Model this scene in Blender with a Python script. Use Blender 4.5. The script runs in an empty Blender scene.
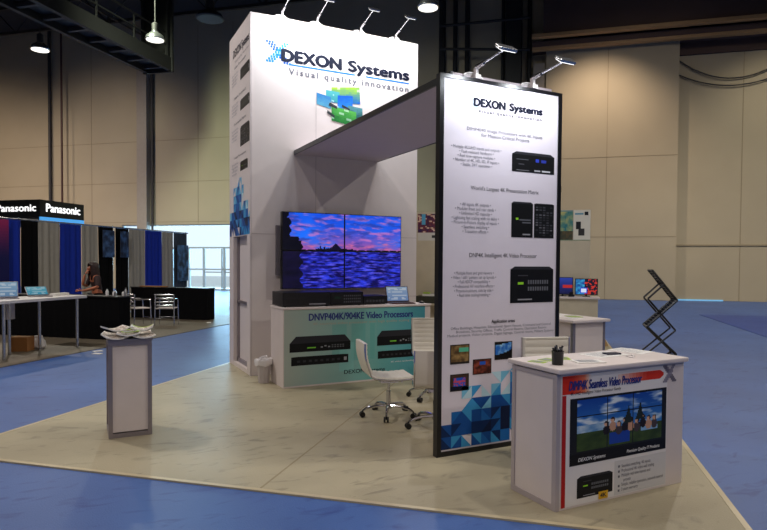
import bpy, bmesh, math, random
from mathutils import Matrix, Vector, noise
R = random.Random(7)
PI = math.pi
rad = math.radians
sc = bpy.context.scene
COL = sc.collection

# ------------------------------------------------------------------ colour + materials
def lin(c):
    return tuple(((v/255)/12.92 if v/255 <= .04045 else ((v/255+.055)/1.055)**2.4) for v in c)
MATS = {}
def mat(name, col, rough=.6, metal=0., spec=.5, emit=0., var=.04, scale=6., coat=0., bump=0., bscale=60.):
    """procedural material: base colour broken up by a little noise"""
    if name in MATS: return MATS[name]
    m = bpy.data.materials.new(name); m.use_nodes = True
    n, l = m.node_tree.nodes, m.node_tree.links
    b = n['Principled BSDF']
    c = lin(col)
    tc = n.new('ShaderNodeTexCoord'); nz = n.new('ShaderNodeTexNoise'); nz.inputs['Scale'].default_value = scale
    nz.inputs['Detail'].default_value = 3
    l.new(tc.outputs['Object'], nz.inputs['Vector'])
    rp = n.new('ShaderNodeValToRGB')
    rp.color_ramp.elements[0].position = .3; rp.color_ramp.elements[1].position = .7
    rp.color_ramp.elements[0].color = (*[x*(1-var) for x in c], 1)
    rp.color_ramp.elements[1].color = (*[min(1, x*(1+var)) for x in c], 1)
    l.new(nz.outputs['Fac'], rp.inputs['Fac']); l.new(rp.outputs['Color'], b.inputs['Base Color'])
    b.inputs['Roughness'].default_value = rough; b.inputs['Metallic'].default_value = metal
    b.inputs['Specular IOR Level'].default_value = spec
    b.inputs['Coat Weight'].default_value = coat
    if emit:
        b.inputs['Emission Color'].default_value = (*c, 1); b.inputs['Emission Strength'].default_value = emit
    if bump:
        n2 = n.new('ShaderNodeTexNoise'); n2.inputs['Scale'].default_value = bscale
        l.new(tc.outputs['Object'], n2.inputs['Vector'])
        bp = n.new('ShaderNodeBump'); bp.inputs['Strength'].default_value = bump; bp.inputs['Distance'].default_value = .01
        l.new(n2.outputs['Fac'], bp.inputs['Height']); l.new(bp.outputs['Normal'], b.inputs['Normal'])
    MATS[name] = m
    return m
def carpet_mat(name, c1, c2, c3, rough=.55, spec=.4, smudge=.5, coat=.12):
    """carpet under protective film: fine pile, broad tone changes, short dark scuffs"""
    m = bpy.data.materials.new(name); m.use_nodes = True
    n, l = m.node_tree.nodes, m.node_tree.links; b = n['Principled BSDF']
    tc = n.new('ShaderNodeTexCoord')
    def noi(scale, detail=4, dist=0., stretch=None):
        t = n.new('ShaderNodeTexNoise'); t.inputs['Scale'].default_value = scale; t.inputs['Detail'].default_value = detail
        t.inputs['Distortion'].default_value = dist
        if stretch:
            mp = n.new('ShaderNodeMapping'); mp.inputs['Scale'].default_value = stretch; mp.inputs['Rotation'].default_value = (0, 0, .5)
            l.new(tc.outputs['Object'], mp.inputs['Vector']); l.new(mp.outputs['Vector'], t.inputs['Vector'])
        else: l.new(tc.outputs['Object'], t.inputs['Vector'])
        return t
    def ramp(src, p0, c0, p1, c1_):
        r = n.new('ShaderNodeValToRGB'); e = r.color_ramp.elements
        e[0].position = p0; e[0].color = (*c0, 1); e[1].position = p1; e[1].color = (*c1_, 1)
        l.new(src.outputs['Fac'], r.inputs['Fac']); return r
    base = ramp(noi(.7), .35, lin(c1), .68, lin(c2))
    sm = ramp(noi(3.4, 6, 1.0, (1, 2.4, 1)), .57, (0, 0, 0), .70, (1, 1, 1))
    mx = n.new('ShaderNodeMix'); mx.data_type = 'RGBA'
    mu = n.new('ShaderNodeMath'); mu.operation = 'MULTIPLY'; mu.inputs[1].default_value = smudge
    l.new(sm.outputs['Color'], mu.inputs[0]); l.new(mu.outputs[0], mx.inputs['Factor'])
    l.new(base.outputs['Color'], mx.inputs['A']); mx.inputs['B'].default_value = (*lin(c3), 1)
    l.new(mx.outputs['Result'], b.inputs['Base Color'])
    b.inputs['Roughness'].default_value = rough; b.inputs['Specular IOR Level'].default_value = spec
    b.inputs['Coat Weight'].default_value = coat; b.inputs['Coat Roughness'].default_value = .38; b.inputs['Coat IOR'].default_value = 1.45
    bp = n.new('ShaderNodeBump'); bp.inputs['Strength'].default_value = .25; bp.inputs['Distance'].default_value = .01
    l.new(noi(90, 2).outputs['Fac'], bp.inputs['Height']); l.new(bp.outputs['Normal'], b.inputs['Normal'])
    MATS[name] = m; return m
def print_mat(name, rough=.45, emit=0.):
    """printed sheet or screen whose picture is drawn face by face"""
    m = bpy.data.materials.new(name); m.use_nodes = True
    n, l = m.node_tree.nodes, m.node_tree.links; b = n['Principled BSDF']
    a = n.new('ShaderNodeAttribute'); a.attribute_name = 'ink'
    b.inputs['Roughness'].default_value = rough; b.inputs['Specular IOR Level'].default_value = .22
    if emit:
        b.inputs['Base Color'].default_value = (.01, .01, .012, 1)
        l.new(a.outputs['Color'], b.inputs['Emission Color']); b.inputs['Emission Strength'].default_value = emit
    else: l.new(a.outputs['Color'], b.inputs['Base Color'])
    MATS[name] = m; return m
def glass_mat(name):
    m = bpy.data.materials.new(name); m.use_nodes = True
    n, l = m.node_tree.nodes, m.node_tree.links
    n.remove(n['Principled BSDF'])
    t = n.new('ShaderNodeBsdfTransparent'); g = n.new('ShaderNodeBsdfGlossy'); mx = n.new('ShaderNodeMixShader')
    t.inputs['Color'].default_value = (.93, .97, 1, 1); g.inputs['Roughness'].default_value = .05
    fr = n.new('ShaderNodeFresnel'); fr.inputs['IOR'].default_value = 1.35
    l.new(fr.outputs['Fac'], mx.inputs['Fac']); l.new(t.outputs[0], mx.inputs[1]); l.new(g.outputs[0], mx.inputs[2])
    l.new(mx.outputs[0], n['Material Output'].inputs['Surface'])
    MATS[name] = m; return m

white = mat('white_laminate', (214, 203, 198), .5, var=.02)
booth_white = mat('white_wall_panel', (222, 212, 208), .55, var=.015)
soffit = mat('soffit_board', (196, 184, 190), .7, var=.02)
alu = mat('aluminium_profile', (150, 142, 146), .35, .6)
black = mat('black_plastic', (14, 14, 16), .35)
black_frame = mat('black_frame_profile', (13, 13, 17), .3)
black_cloth = mat('black_table_cloth', (10, 10, 12), .9, spec=.1)
chrome = mat('chrome', (205, 205, 210), .12, 1.)
steel = mat('steel_tube', (190, 192, 196), .25, .9)
leather = mat('white_leather', (226, 220, 205), .38, var=.02)
gasket = mat('dark_grey_plastic', (48, 48, 52), .45)
paper = mat('paper', (235, 232, 226), .6)
ink_dark = mat('ink_navy', (10, 16, 36), .6, spec=.15)
ink_black = mat('ink_black', (34, 34, 40), .5)
ink_grey = mat('ink_grey', (96, 96, 106), .5)
ink_blue = mat('ink_blue', (40, 130, 205), .5)
ink_title = mat('ink_royal_blue', (24, 40, 120), .5)
ink_white = mat('ink_white', (230, 230, 230), .5)
ink_lightgrey = mat('ink_light_grey', (150, 150, 160), .5)
ink_soft = mat('ink_soft_grey', (112, 112, 124), .5)
ink_tan = mat('ink_tan', (168, 160, 140), .5)
green_paper = mat('lime_green_paper', (158, 190, 40), .55)
wall_paint = mat('hall_wall_paint', (164, 153, 132), .8, var=.06, scale=.35)
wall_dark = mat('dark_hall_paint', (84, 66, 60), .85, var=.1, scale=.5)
ceil_m = mat('black_ceiling', (44, 42, 43), .9)
dark_steel = mat('dark_painted_steel', (30, 29, 31), .6)
rail_tan = mat('tan_steel_rail', (170, 134, 92), .6)
pipe_grey = mat('grey_pipe', (48, 46, 48), .6)
col_pale = mat('pale_column_paint', (150, 142, 134), .8)
lamp_glow = mat('lamp_diffuser', (255, 250, 236), .5, emit=1.6)
led_glow = mat('led_diffuser', (255, 255, 255), .5, emit=2.)
sign_glow = mat('sign_letters', (255, 255, 255), .5, emit=1.1)
sign_blue = mat('sign_blue_strip', (70, 150, 215), .5, emit=.9)
drape_grey = mat('grey_drape', (150, 147, 138), .85, spec=.1)
drape_blue = mat('blue_drape', (16, 44, 150), .7, spec=.2)
drape_black = mat('black_drape', (9, 9, 11), .9, spec=.1)
drape_slate = mat('slate_drape', (62, 72, 84), .85, spec=.1)
white_table_m = mat('white_table_top', (216, 212, 210), .4)
card = mat('brown_cardboard', (148, 98, 48), .8)
skin = mat('skin', (186, 112, 78), .5)
hair_m = mat('dark_brown_hair', (40, 18, 14), .5, var=.25, scale=40)
shirt_m = mat('dark_brown_top', (52, 34, 34), .8)
trouser_m = mat('dark_trousers', (24, 24, 30), .8)
bin_m = mat('pale_grey_plastic', (188, 180, 178), .5)
liner_m = mat('plastic_liner', (226, 222, 220), .3)
cabinet_cream = mat('cream_laminate', (196, 186, 162), .6)
wood_edge = mat('tan_board', (176, 140, 92), .7)
PR = print_mat('printed_sheet')
SCR = print_mat('lit_screen', .25, 1.)
SCR_DIM = print_mat('laptop_screen', .25, .55)
GLASS = glass_mat('door_glass')
beige_carpet = carpet_mat('beige_carpet', (154, 144, 118), (174, 164, 136), (110, 104, 86), .5, .35, .55)
blue_carpet = carpet_mat('blue_carpet', (54, 88, 150), (64, 100, 164), (32, 58, 128), .6, .35, .75, .38)
deep_carpet = carpet_mat('deep_blue_carpet', (32, 64, 140), (40, 74, 152), (24, 46, 120), .5, .4, .3)
tan_carpet = carpet_mat('taupe_carpet', (92, 84, 70), (110, 100, 84), (74, 66, 54), .5, .4, .3)

# ------------------------------------------------------------------ geometry helpers
HALL = Matrix.Rotation(rad(-42.003), 4, 'Z')         # hall axes: u across, v away from the camera
def W(u, v, z=0.): return HALL @ Vector((u, v, z))
def world(o):
    m = o.matrix_basis.copy()
    return world(o.parent) @ m if o.parent else m
class MB:
    def __init__(s, T=None): s.v = []; s.f = []; s.c = []; s.T = T or Matrix()
    def add(s, vs, fs, col=None, T=None):
        k = len(s.v); M = s.T @ T if T else s.T
        s.v += [M @ Vector(p) for p in vs]; s.f += [tuple(i+k for i in f) for f in fs]; s.c += [col]*len(fs); return s
    def box(s, x0, x1, y0, y1, z0, z1, col=None, T=None):
        return s.add([(x, y, z) for z in (z0, z1) for y in (y0, y1) for x in (x0, x1)],
              [(0, 2, 3, 1), (4, 5, 7, 6), (0, 1, 5, 4), (2, 6, 7, 3), (0, 4, 6, 2), (1, 3, 7, 5)], col, T)
    def tube(s, pts, r, n=8, closed=False, T=None, col=None, r2=None):
        pts = [Vector(p) for p in pts]; N = len(pts); vs = []; fs = []; up = None
        for i, p in enumerate(pts):
            a = pts[(i-1) % N] if (closed or i) else p; b = pts[(i+1) % N] if (closed or i < N-1) else p
            d = (b-a).normalized()
            if up is None: up = d.orthogonal().normalized()
            up = (up - d*up.dot(d)).normalized() if (up - d*up.dot(d)).length > 1e-6 else d.orthogonal().normalized()
            q = d.cross(up); rr = r if r2 is None else r+(r2-r)*i/(N-1)
            for k in range(n):
                t = 2*PI*k/n; vs.append(p+(up*math.cos(t)+q*math.sin(t))*rr)
        for i in range(N if closed else N-1):
            j = (i+1) % N
            for k in range(n):
                k2 = (k+1) % n; fs.append((i*n+k, i*n+k2, j*n+k2, j*n+k))
        if not closed:
            fs.append(tuple(range(n-1, -1, -1))); fs.append(tuple((N-1)*n+k for k in range(n)))
        return s.add(vs, fs, col, T)
    def lathe(s, prof, n=20, T=None, col=None, sx=1., sy=1.):
        vs = []; fs = []
        for r, z in prof:
            for k in range(n):
                t = 2*PI*k/n; vs.append((r*math.cos(t)*sx, r*math.sin(t)*sy, z))
        for i in range(len(prof)-1):
            for k in range(n):
                k2 = (k+1) % n; fs.append((i*n+k, i*n+k2, (i+1)*n+k2, (i+1)*n+k))
        if prof[0][0] > 1e-5: fs.append(tuple(range(n-1, -1, -1)))
        if prof[-1][0] > 1e-5: fs.append(tuple((len(prof)-1)*n+k for k in range(n)))
        return s.add(vs, fs, col, T)
    def build(s, name, m, parent=None, bevel=0., smooth=False, label=None, local=False):
        me = bpy.data.meshes.new(name)
        vs = s.v
        if parent is not None and not local:
            inv = world(parent).inverted(); vs = [inv @ p for p in vs]
        me.from_pydata([tuple(p) for p in vs], [], s.f)
        if any(c is not None for c in s.c):
            at = me.color_attributes.new('ink', 'FLOAT_COLOR', 'CORNER'); i = 0; data = []
            for p, c in zip(me.polygons, s.c):
                cc = (*lin(c or (200, 200, 200)), 1.)
                data += list(cc)*len(p.vertices)
            at.data.foreach_set('color', data)
        if bevel:
            bm = bmesh.new(); bm.from_mesh(me)
            bmesh.ops.remove_doubles(bm, verts=bm.verts, dist=1e-5)
            bmesh.ops.bevel(bm, geom=list(bm.edges), offset=bevel, segments=2, affect='EDGES', profile=.6, clamp_overlap=True)
            bm.to_mesh(me); bm.free()
        me.materials.append(m)
        if smooth:
            for p in me.polygons: p.use_smooth = True
            if hasattr(me, 'set_sharp_from_angle'): me.set_sharp_from_angle(angle=rad(42))
        o = bpy.data.objects.new(name, me); COL.objects.link(o)
        if parent is not None: o.parent = parent
        if label: o['label'] = label
        return o
def thing(name, label, cat, loc=(0, 0, 0), rz=0., group=None):
    o = bpy.data.objects.new(name, None); COL.objects.link(o); o.empty_display_size = .1
    o.location = loc; o.rotation_euler = (0, 0, rz); o['label'] = label; o['category'] = cat
    if group: o['group'] = group
    return o
def tag(o, label, cat, group=None):
    o['label'] = label; o['category'] = cat
    if group: o['group'] = group
    return o
def struct(o): o['kind'] = 'structure'; return o
def based(o, loc, rz=0.):
    """move a one-mesh thing's origin to its base"""
    M = Matrix.Translation(Vector(loc)) @ Matrix.Rotation(rz, 4, 'Z')
    o.data.transform(M.inverted()); o.matrix_basis = M; return o
def children(o): return [c for c in bpy.data.objects if c.parent == o]
def dup(root, loc, rz, label, group=None):
    r = root.copy(); COL.objects.link(r); r.location = loc; r.rotation_euler = (0, 0, rz); r['label'] = label
    if group: r['group'] = group
    for ch in children(root):
        c = ch.copy(); COL.objects.link(c); c.parent = r
        for g in children(ch):
            d = g.copy(); COL.objects.link(d); d.parent = c
    return r

class Plane:
    """a board face: origin, across, up, and outward normal"""
    def __init__(s, o, A, B=(0, 0, 1)):
        s.o = Vector(o); s.A = Vector(A).normalized(); s.B = Vector(B).normalized(); s.N = s.A.cross(s.B)
    def p(s, a, b, d=0.): return s.o + s.A*a + s.B*b + s.N*d
_txt = {}
def text_raw(body, bold, shear, space, align, line):
    key = (body, bold, shear, space, align, line)
    if key in _txt: return _txt[key]
    c = bpy.data.curves.new('lettering', 'FONT'); c.body = body; c.offset = bold; c.shear = shear
    c.space_character = space; c.align_x = align; c.space_line = line; c.resolution_u = 3; c.fill_mode = 'FRONT'
    o = bpy.data.objects.new('lettering', c); COL.objects.link(o)
    bpy.context.view_layer.update(); dg = bpy.context.evaluated_depsgraph_get()
    me = bpy.data.meshes.new_from_object(o.evaluated_get(dg))
    V = [(v.co.x, v.co.y) for v in me.vertices]; F = [tuple(p.vertices) for p in me.polygons]
    bpy.data.objects.remove(o); bpy.data.curves.remove(c); bpy.data.meshes.remove(me)
    _txt[key] = (V, F); return V, F
def text(body, pl, a0, a1, b0, b1, m, parent, name='lettering', bold=0., shear=0., space=1., align='LEFT', line=1., d=.002, label=None):
    """lettering on a plane, filling the rectangle a0..a1, b0..b1"""
    V, F = text_raw(body, 0., shear, space, align, line)
    xs = [v[0] for v in V]; ys = [v[1] for v in V]
    x0, x1, y0, y1 = min(xs), max(xs), min(ys), max(ys)
    mb = MB(); e = bold*(b1-b0)
    for k, (dx, dy) in enumerate([(0, 0)]+([(e, 0), (-e, 0), (0, e*.6), (0, -e*.6)] if bold else [])):
        mb.add([pl.p(a0+e+(x-x0)/(x1-x0)*(a1-a0-2*e)+dx, b0+(y-y0)/(y1-y0)*(b1-b0)+dy, d+k*.00012) for x, y in V], F)
    return mb.build(name, m, parent, label=label)
def poly(mb, pl, pts, col, d=.001): mb.add([pl.p(a, b, d) for a, b in pts], [tuple(range(len(pts)))], col)
def rect(mb, pl, a0, a1, b0, b1, col, d=.001): poly(mb, pl, [(a0, b0), (a1, b0), (a1, b1), (a0, b1)], col, d)
def picture(pl, a0, a1, b0, b1, nx, ny, fn, m, parent, name='picture', d=.001, quad=None, label=None):
    """a picture drawn cell by cell; fn(s, t) gives the colour, s and t from 0 to 1"""
    mb = MB()
    q = quad or [(a0, b0), (a1, b0), (a1, b1), (a0, b1)]
    def P(s, t):
        x = (q[0][0]*(1-s)+q[1][0]*s)*(1-t)+(q[3][0]*(1-s)+q[2][0]*s)*t
        y = (q[0][1]*(1-s)+q[1][1]*s)*(1-t)+(q[3][1]*(1-s)+q[2][1]*s)*t
        return pl.p(x, y, d)
    mb.v = [P(i/nx, j/ny) for j in range(ny+1) for i in range(nx+1)]
    for j in range(ny):
        for i in range(nx):
            k = j*(nx+1)+i; mb.f.append((k, k+1, k+nx+2, k+nx+1)); mb.c.append(fn((i+.5)/nx, (j+.5)/ny))
    return mb.build(name, m, parent, label=label)
def nz(x, y, z=0., o=3):
    return .5+.5*noise.fractal(Vector((x, y, z)), 1., 2., o)
def mix(a, b, t):
    t = max(0, min(1, t)); return tuple(x*(1-t)+y*t for x, y in zip(a, b))

# ------------------------------------------------------------------ camera
f_px, pitch, roll, cy = 603.555, -.02667841, .00669037, 278.584
yaw = 1.10172
X = Vector((math.sin(yaw), math.cos(yaw), 0)); Y = Vector((-math.cos(yaw), math.sin(yaw), 0))
def tw(d): return Vector((d.dot(X), d.dot(Y), d.z))
Fv = Vector((0, math.cos(pitch), math.sin(pitch))); R0 = Vector((1, 0, 0)); U0 = R0.cross(Fv)
R2 = R0*math.cos(roll)+U0*math.sin(roll); U2 = -R0*math.sin(roll)+U0*math.cos(roll)
Fw, Rw, Uw = tw(Fv), tw(R2), tw(U2)
cd = bpy.data.cameras.new('camera'); cam = bpy.data.objects.new('camera', cd); COL.objects.link(cam)
M = Matrix(((Rw.x, Uw.x, -Fw.x, 0), (Rw.y, Uw.y, -Fw.y, 0), (Rw.z, Uw.z, -Fw.z, 1.65), (0, 0, 0, 1)))
cam.matrix_world = M
cd.sensor_fit = 'HORIZONTAL'; cd.sensor_width = 36; cd.lens = f_px/767*36; cd.shift_y = (cy-265)/767; cd.shift_x = 0
cd.clip_end = 200; cd.clip_start = .05
sc.camera = cam

# ------------------------------------------------------------------ the hall
U0_, U1_, V0_, V1_, ZC = -36., 24., -14., 30.5, 15.6
struct(MB(HALL).box(U0_, U1_, V0_, V1_+.3, -.2, -.012).build('floor', blue_carpet))
struct(MB(HALL).box(U0_, U1_, V0_, V1_+.3, ZC, ZC+.2).build('ceiling', ceil_m))
struct(MB(HALL).box(U0_-.3, U0_, V0_, V1_, 0, ZC).build('wall_left', wall_paint))
struct(MB(HALL).box(U1_, U1_+.3, V0_, V1_, 0, ZC).build('wall_right', wall_paint))
struct(MB(HALL).box(U0_, U1_, V0_-.3, V0_, 0, ZC).build('wall_rear', wall_paint))
# far wall with the door opening (u -24.2..-15.2, z 0..3.75)
DU0, DU1, DZ = -24.3, -15.3, 3.75
fw = MB(HALL)
fw.box(U0_, DU0, V1_, V1_+.3, 0, ZC); fw.box(DU1, U1_, V1_, V1_+.3, 0, ZC); fw.box(DU0, DU1, V1_, V1_+.3, DZ, ZC)
struct(fw.build('wall_far', wall_paint))
# raised bay of the far wall and the rail, seams
struct(MB(HALL).box(-.16, 5.64, 29.9, V1_, 0, 11.75).build('wall_far_bay', wall_paint))
sm = MB(HALL)
for u in (2.62, ): sm.box(u-.012, u+.012, 29.885, 29.9, 0, 11.6)
for z in (2.9, 6.6): sm.box(-.16, 5.64, 29.89, 29.9, z, z+.02)
struct(sm.build('trim_1', mat('seam_joint', (132, 121, 102), .9)))
sm = MB(HALL)
for u in (8.4, 14.): sm.box(u-.015, u+.015, V1_-.012, V1_, 0, 11.6)
for z in (2.5,): sm.box(5.64, 20, V1_-.05, V1_, z, z+.07)
struct(sm.build('trim_2', mat('wall_rail_paint', (140, 128, 106), .8)))
sm = MB(HALL)
for z in (3.9, 6.2, 8.6): sm.box(-34, -8, V1_-.01, V1_, z, z+.02)
for u in (-26.4, -19.2, -17.): sm.box(u-.012, u+.012, V1_-.01, V1_, 3.8, 15)
struct(sm.build('trim_3', MATS['seam_joint']))
struct(MB(HALL).box(-23.0, -22.35, V1_-.35, V1_, 0, 15).build('pillar_far', col_pale))
struct(MB(HALL).box(-.75, -.22, V1_-.5, V1_, 0, 11.2).build('pillar_bay', col_pale))
# bulkhead above the bay and its two tan rails
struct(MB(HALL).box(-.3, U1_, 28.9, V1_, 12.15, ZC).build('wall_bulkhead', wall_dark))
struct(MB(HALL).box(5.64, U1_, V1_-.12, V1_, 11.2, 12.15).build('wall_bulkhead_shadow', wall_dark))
for i, (z0, z1, v) in enumerate(((12.0, 12.15, 28.75), (11.62, 11.76, 29.35))):
    struct(MB(HALL).box(-.8, U1_, v, v+.3, z0, z1).build('trim_%d' % (4+i), rail_tan))
struct(MB(HALL).box(-.8, U1_, 29.3, V1_, 11.76, 12.0).build('trim_6', wall_dark))
# glazed doors
fr = MB(HALL)
for u in (-24.3, -22.6, -21.0, -19.9, -18.95, -17.65, -16.5, -15.36): fr.box(u, u+.09, V1_+.05, V1_+.2, 0, DZ if u in (-24.3, -15.36) else 2.42)
for z in (0, 1.15, 2.38, 3.68): fr.box(DU0, DU1, V1_+.05, V1_+.2, z, z+.09)
wf = struct(fr.build('window_1', mat('white_door_frame', (150, 165, 175), .5)))
g = MB(HALL).box(DU0, DU1, V1_+.11, V1_+.13, 0, DZ).build('pane', GLASS, wf)
struct(g)
dr = MB(HALL)
for u0, u1 in ((-18.86, -17.69), (-17.56, -16.54)): dr.box(u0, u0+.07, V1_+.03, V1_+.09, .05, 2.36); dr.box(u1-.07, u1, V1_+.03, V1_+.09, .05, 2.36); dr.box(u0, u1, V1_+.03, V1_+.09, 1.0, 1.07)
struct(dr.build('door_1', MATS['white_door_frame']))
struct(MB(HALL).box(5.79, 7.75, V1_-.06, V1_, -.012, .05).build('trim_7', mat('painted_daylight_glow', (110, 170, 210), .5, emit=.55)))  # daylight under a door, imitated by a glowing strip
# ground outside
struct(MB(HALL).box(-40, 0, V1_+.3, 60, -.2, 0).build('ground_outside', mat('pale_concrete', (200, 200, 198), .9)))

# services up high
t = MB(HALL).tube([(-28.0, 29.9, 3.), (-28.0, 29.9, ZC)], .06).build('service_pipe', mat('red_brown_pipe', (70, 40, 36), .6)); tag(t, 'thin reddish pipe running up the far left wall', 'pipe'); based(t, W(-28.0, 29.9, 3))
for u, r, lab in ((-29.3, .09, 'dark drainpipe at the far left edge of the hall wall'), (-22.1, .07, 'dark pipe beside the pale pillar of the far wall')):
    t = MB(HALL).tube([(u, 30.35, 0), (u, 30.35, ZC)], r).build('wall_pipe', pipe_grey); tag(t, lab, 'pipe'); based(t, W(u, 30.35))
for u, r, lab in ((-5.2, .17, 'thick dark riser pipe just right of the white tower'), (-4.55, .11, 'dark riser pipe, second to the right of the tower'),
                  (-3.95, .12, 'dark riser pipe, third to the right of the tower'), (-2.2, .09, 'thin dark riser pipe left of the dark duct'), (-.95, .1, 'thin dark riser pipe beside the pale wall pier')):
    t = MB(HALL).tube([(u, 30.2, 0), (u, 30.2, ZC)], r).build('riser_pipe', dark_steel); tag(t, lab, 'pipe', 'riser pipes on the far wall'); based(t, W(u, 30.2))
t = MB(HALL).box(-2.05, -1.3, 29.6, 30.49, 9.8, ZC-.02).build('air_duct', dark_steel, bevel=.05); tag(t, 'dark vertical air duct on the far wall right of the tower', 'duct'); based(t, W(-1.7, 30.05, 9.8))
for z0, z1 in ((13.2, 13.2), (12.1, 11.7)):
    t = MB(HALL).tube([(-5.2, 29.45, z0), (-.9, 29.45, z1)], .07).build('service_pipe', dark_steel); tag(t, 'dark horizontal pipe crossing the riser pipes, %s one' % ('upper' if z0 > 13 else 'lower'), 'pipe'); based(t, W(-5.2, 29.95, z0))
for z0, sag, lab in ((10.95, .95, 'dark cable swagged along the upper right wall, higher one'), (10.3, .62, 'dark cable swagged along the upper right wall, lower one')):
    t = MB(HALL).tube([(5.7+4.6*i/16, 30.35, z0-sag*4*(i/16)*(1-i/16)) for i in range(17)], .03, 6).build('hanging_cable', pipe_grey); tag(t, lab, 'cable'); based(t, W(5.7, 30.35, z0))
# catwalk
cw = thing('catwalk', 'dark steel catwalk hanging below the ceiling at upper left', 'catwalk', W(-17.9, 4, 10.6), rad(-42.003))
b = MB(HALL)
b.box(-18.65, -18.45, 2, 25, 10.6, 11.2); b.box(-17.35, -17.15, 2, 25, 10.6, 11.2); b.build('side_beam', dark_steel, cw)
b = MB(HALL)
for i in range(20): b.box(-18.45, -17.35, 2.3+i*1.18, 2.45+i*1.18, 10.7, 10.85)
b.build('cross_member', mat('grey_steel', (58, 56, 60), .6), cw)
MB(HALL).box(-18.45, -17.35, 2, 25, 10.88, 10.94).build('deck', dark_steel, cw)
b = MB(HALL)
for u in (-18.55, -17.25):
    for z in (11.7, 12.25): b.box(u-.03, u+.03, 2, 25, z, z+.06)
    for i in range(11): b.box(u-.03, u+.03, 2.2+i*2.25, 2.26+i*2.25, 11.2, 12.3)
b.build('guard_rail', dark_steel, cw)
for v in (4, 11, 18, 24.8):
    for u in (-18.55, -17.25): MB(HALL).box(u-.06, u+.06, v-.06, v+.06, 11.2, ZC-.01).build('hanger', dark_steel, cw)
MB(HALL).box(-18.7, -17.1, 25, 25.12, 10.55, ZC).build('end_panel', dark_steel, cw)
# ceiling trusses
for k, v in enumerate((9, 15, 21, 27)):
    b = MB(HALL); z0, z1 = 14.1, 15.5
    lo, hi = U0_+.3, U1_-.3
    for z in (z0, z1): b.box(lo, hi, v-.06, v+.06, z-.07, z+.07)
    n = 40
    for i in range(n):
        a = lo+(hi-lo)*i/n; c = lo+(hi-lo)*(i+1)/n
        b.tube([(a, v, z0 if i % 2 else z1), (c, v, z1 if i % 2 else z0)], .04, 5)
    t = b.build('roof_truss', dark_steel)
    tag(t, 'dark roof truss spanning the hall, %s one from the far wall' % ('fourth', 'third', 'second', 'nearest')[k], 'truss', 'roof trusses'); based(t, W(0, v, z0))
# high bay lamps: the fixtures the photo shows
def high_bay(u, v, z, lit, label, s=1.):
    t = thing('high_bay_lamp', label, 'ceiling lamp', W(u, v, z), 0, 'high bay lamps')
    b = MB(Matrix.Translation(W(u, v, z)))
    b.lathe([(.34*s, 0), (.36*s, .02), (.30*s, .16), (.12*s, .30), (.12*s, .34)], 24).build('reflector', steel if lit else dark_steel, t, smooth=True)
    b = MB(Matrix.Translation(W(u, v, z))); b.lathe([(.12*s, .34), (.12*s, .6), (.05, .66)], 16).build('housing', pipe_grey, t, smooth=True)
    b = MB(Matrix.Translation(W(u, v, z))); b.tube([(0, 0, .66), (0, 0, ZC-z-.01)], .02, 6).build('stem', pipe_grey, t)
    b = MB(Matrix.Translation(W(u, v, z))); b.lathe([(.001, -.012), (.32*s, -.012), (.32*s, 0.0), (.001, 0.0)], 24).build('diffuser', lamp_glow if lit else dark_steel, t)
    return t
high_bay(-19.55, 19.8, 10., True, 'lit round hall lamp, leftmost, below the catwalk')
high_bay(-14.41, 19.98, 10., True, 'lit round hall lamp hanging right of the catwalk end')
high_bay(-3.87, 19.69, 10., True, 'round hall lamp hanging just right of the white tower')
high_bay(-11.46, 18.96, 10.1, False, 'dark unlit round hall lamp left of the white tower', 1.35)

# ------------------------------------------------------------------ lights
def spot(loc, energy, col=(1, .93, .84), size=160, blend=.6, r=.35, aim=None):
    d = bpy.data.lights.new('hall_spot_light', 'SPOT'); d.energy = energy; d.color = col; d.spot_size = rad(size); d.spot_blend = blend
    d.shadow_soft_size = r
    o = bpy.data.objects.new('hall_spot_light', d); COL.objects.link(o); o.location = loc
    if aim is not None: o.rotation_euler = (Vector(aim)-Vector(loc)).to_track_quat('-Z', 'Y').to_euler()
    return o
HB = 1150
for u, v, e, c in ((-19.55, 19.8, 1.3, (1, .86, .7)), (-14.41, 19.98, 1.3, (.93, 1, .86)), (-3.87, 19.69, 1., (1, .93, .84)),
                (5.5, 20, 1.2, (1, .9, .76)), (14, 20, 1.2, (1, .93, .8)), (-27, 20, 1.4, (1, .8, .62)),
                (-20, 6, .9, (1, .92, .86)), (-10, 6.5, 1.5, (1, .92, .86)), (2.5, 6.5, .6, (1, .92, .86)), (10, 8, 1.2, (1, .94, .88)),
                (-8, -4, .8, (1, .9, .88)), (1.5, -3.5, .8, (1, .9, .88)), (10, -4, .9, (1, .92, .88))):
    spot(W(u, v, 9.95), HB*e, c, r=.22)
# downlights recessed under the bulkhead, washing the bay
for u, e, c in ((2.2, 1.0, (1, .78, .58)), (9.8, .35, (1, .90, .68))):
    spot(W(u, 26.2, 11.9), 1500*e, c, 96, 1., .08, W(u, 30.5, 6.2))
# added spots without fixtures, out of view, brightening the far wall
for u, e, c in ((-34, 1.25, (1, .80, .62)), (-25, 1.2, (1, .84, .70)), (-15, 1.5, (.90, 1, .70)), (-6, .4, (.95, .98, .84)), (4, .4, (1, .9, .76)), (13, .6, (1, .93, .74))):
    spot(W(u, 17.5, 13.0), 4000*e, c, 84, 1., .9, W(u, 30.5, 2.6))
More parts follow.
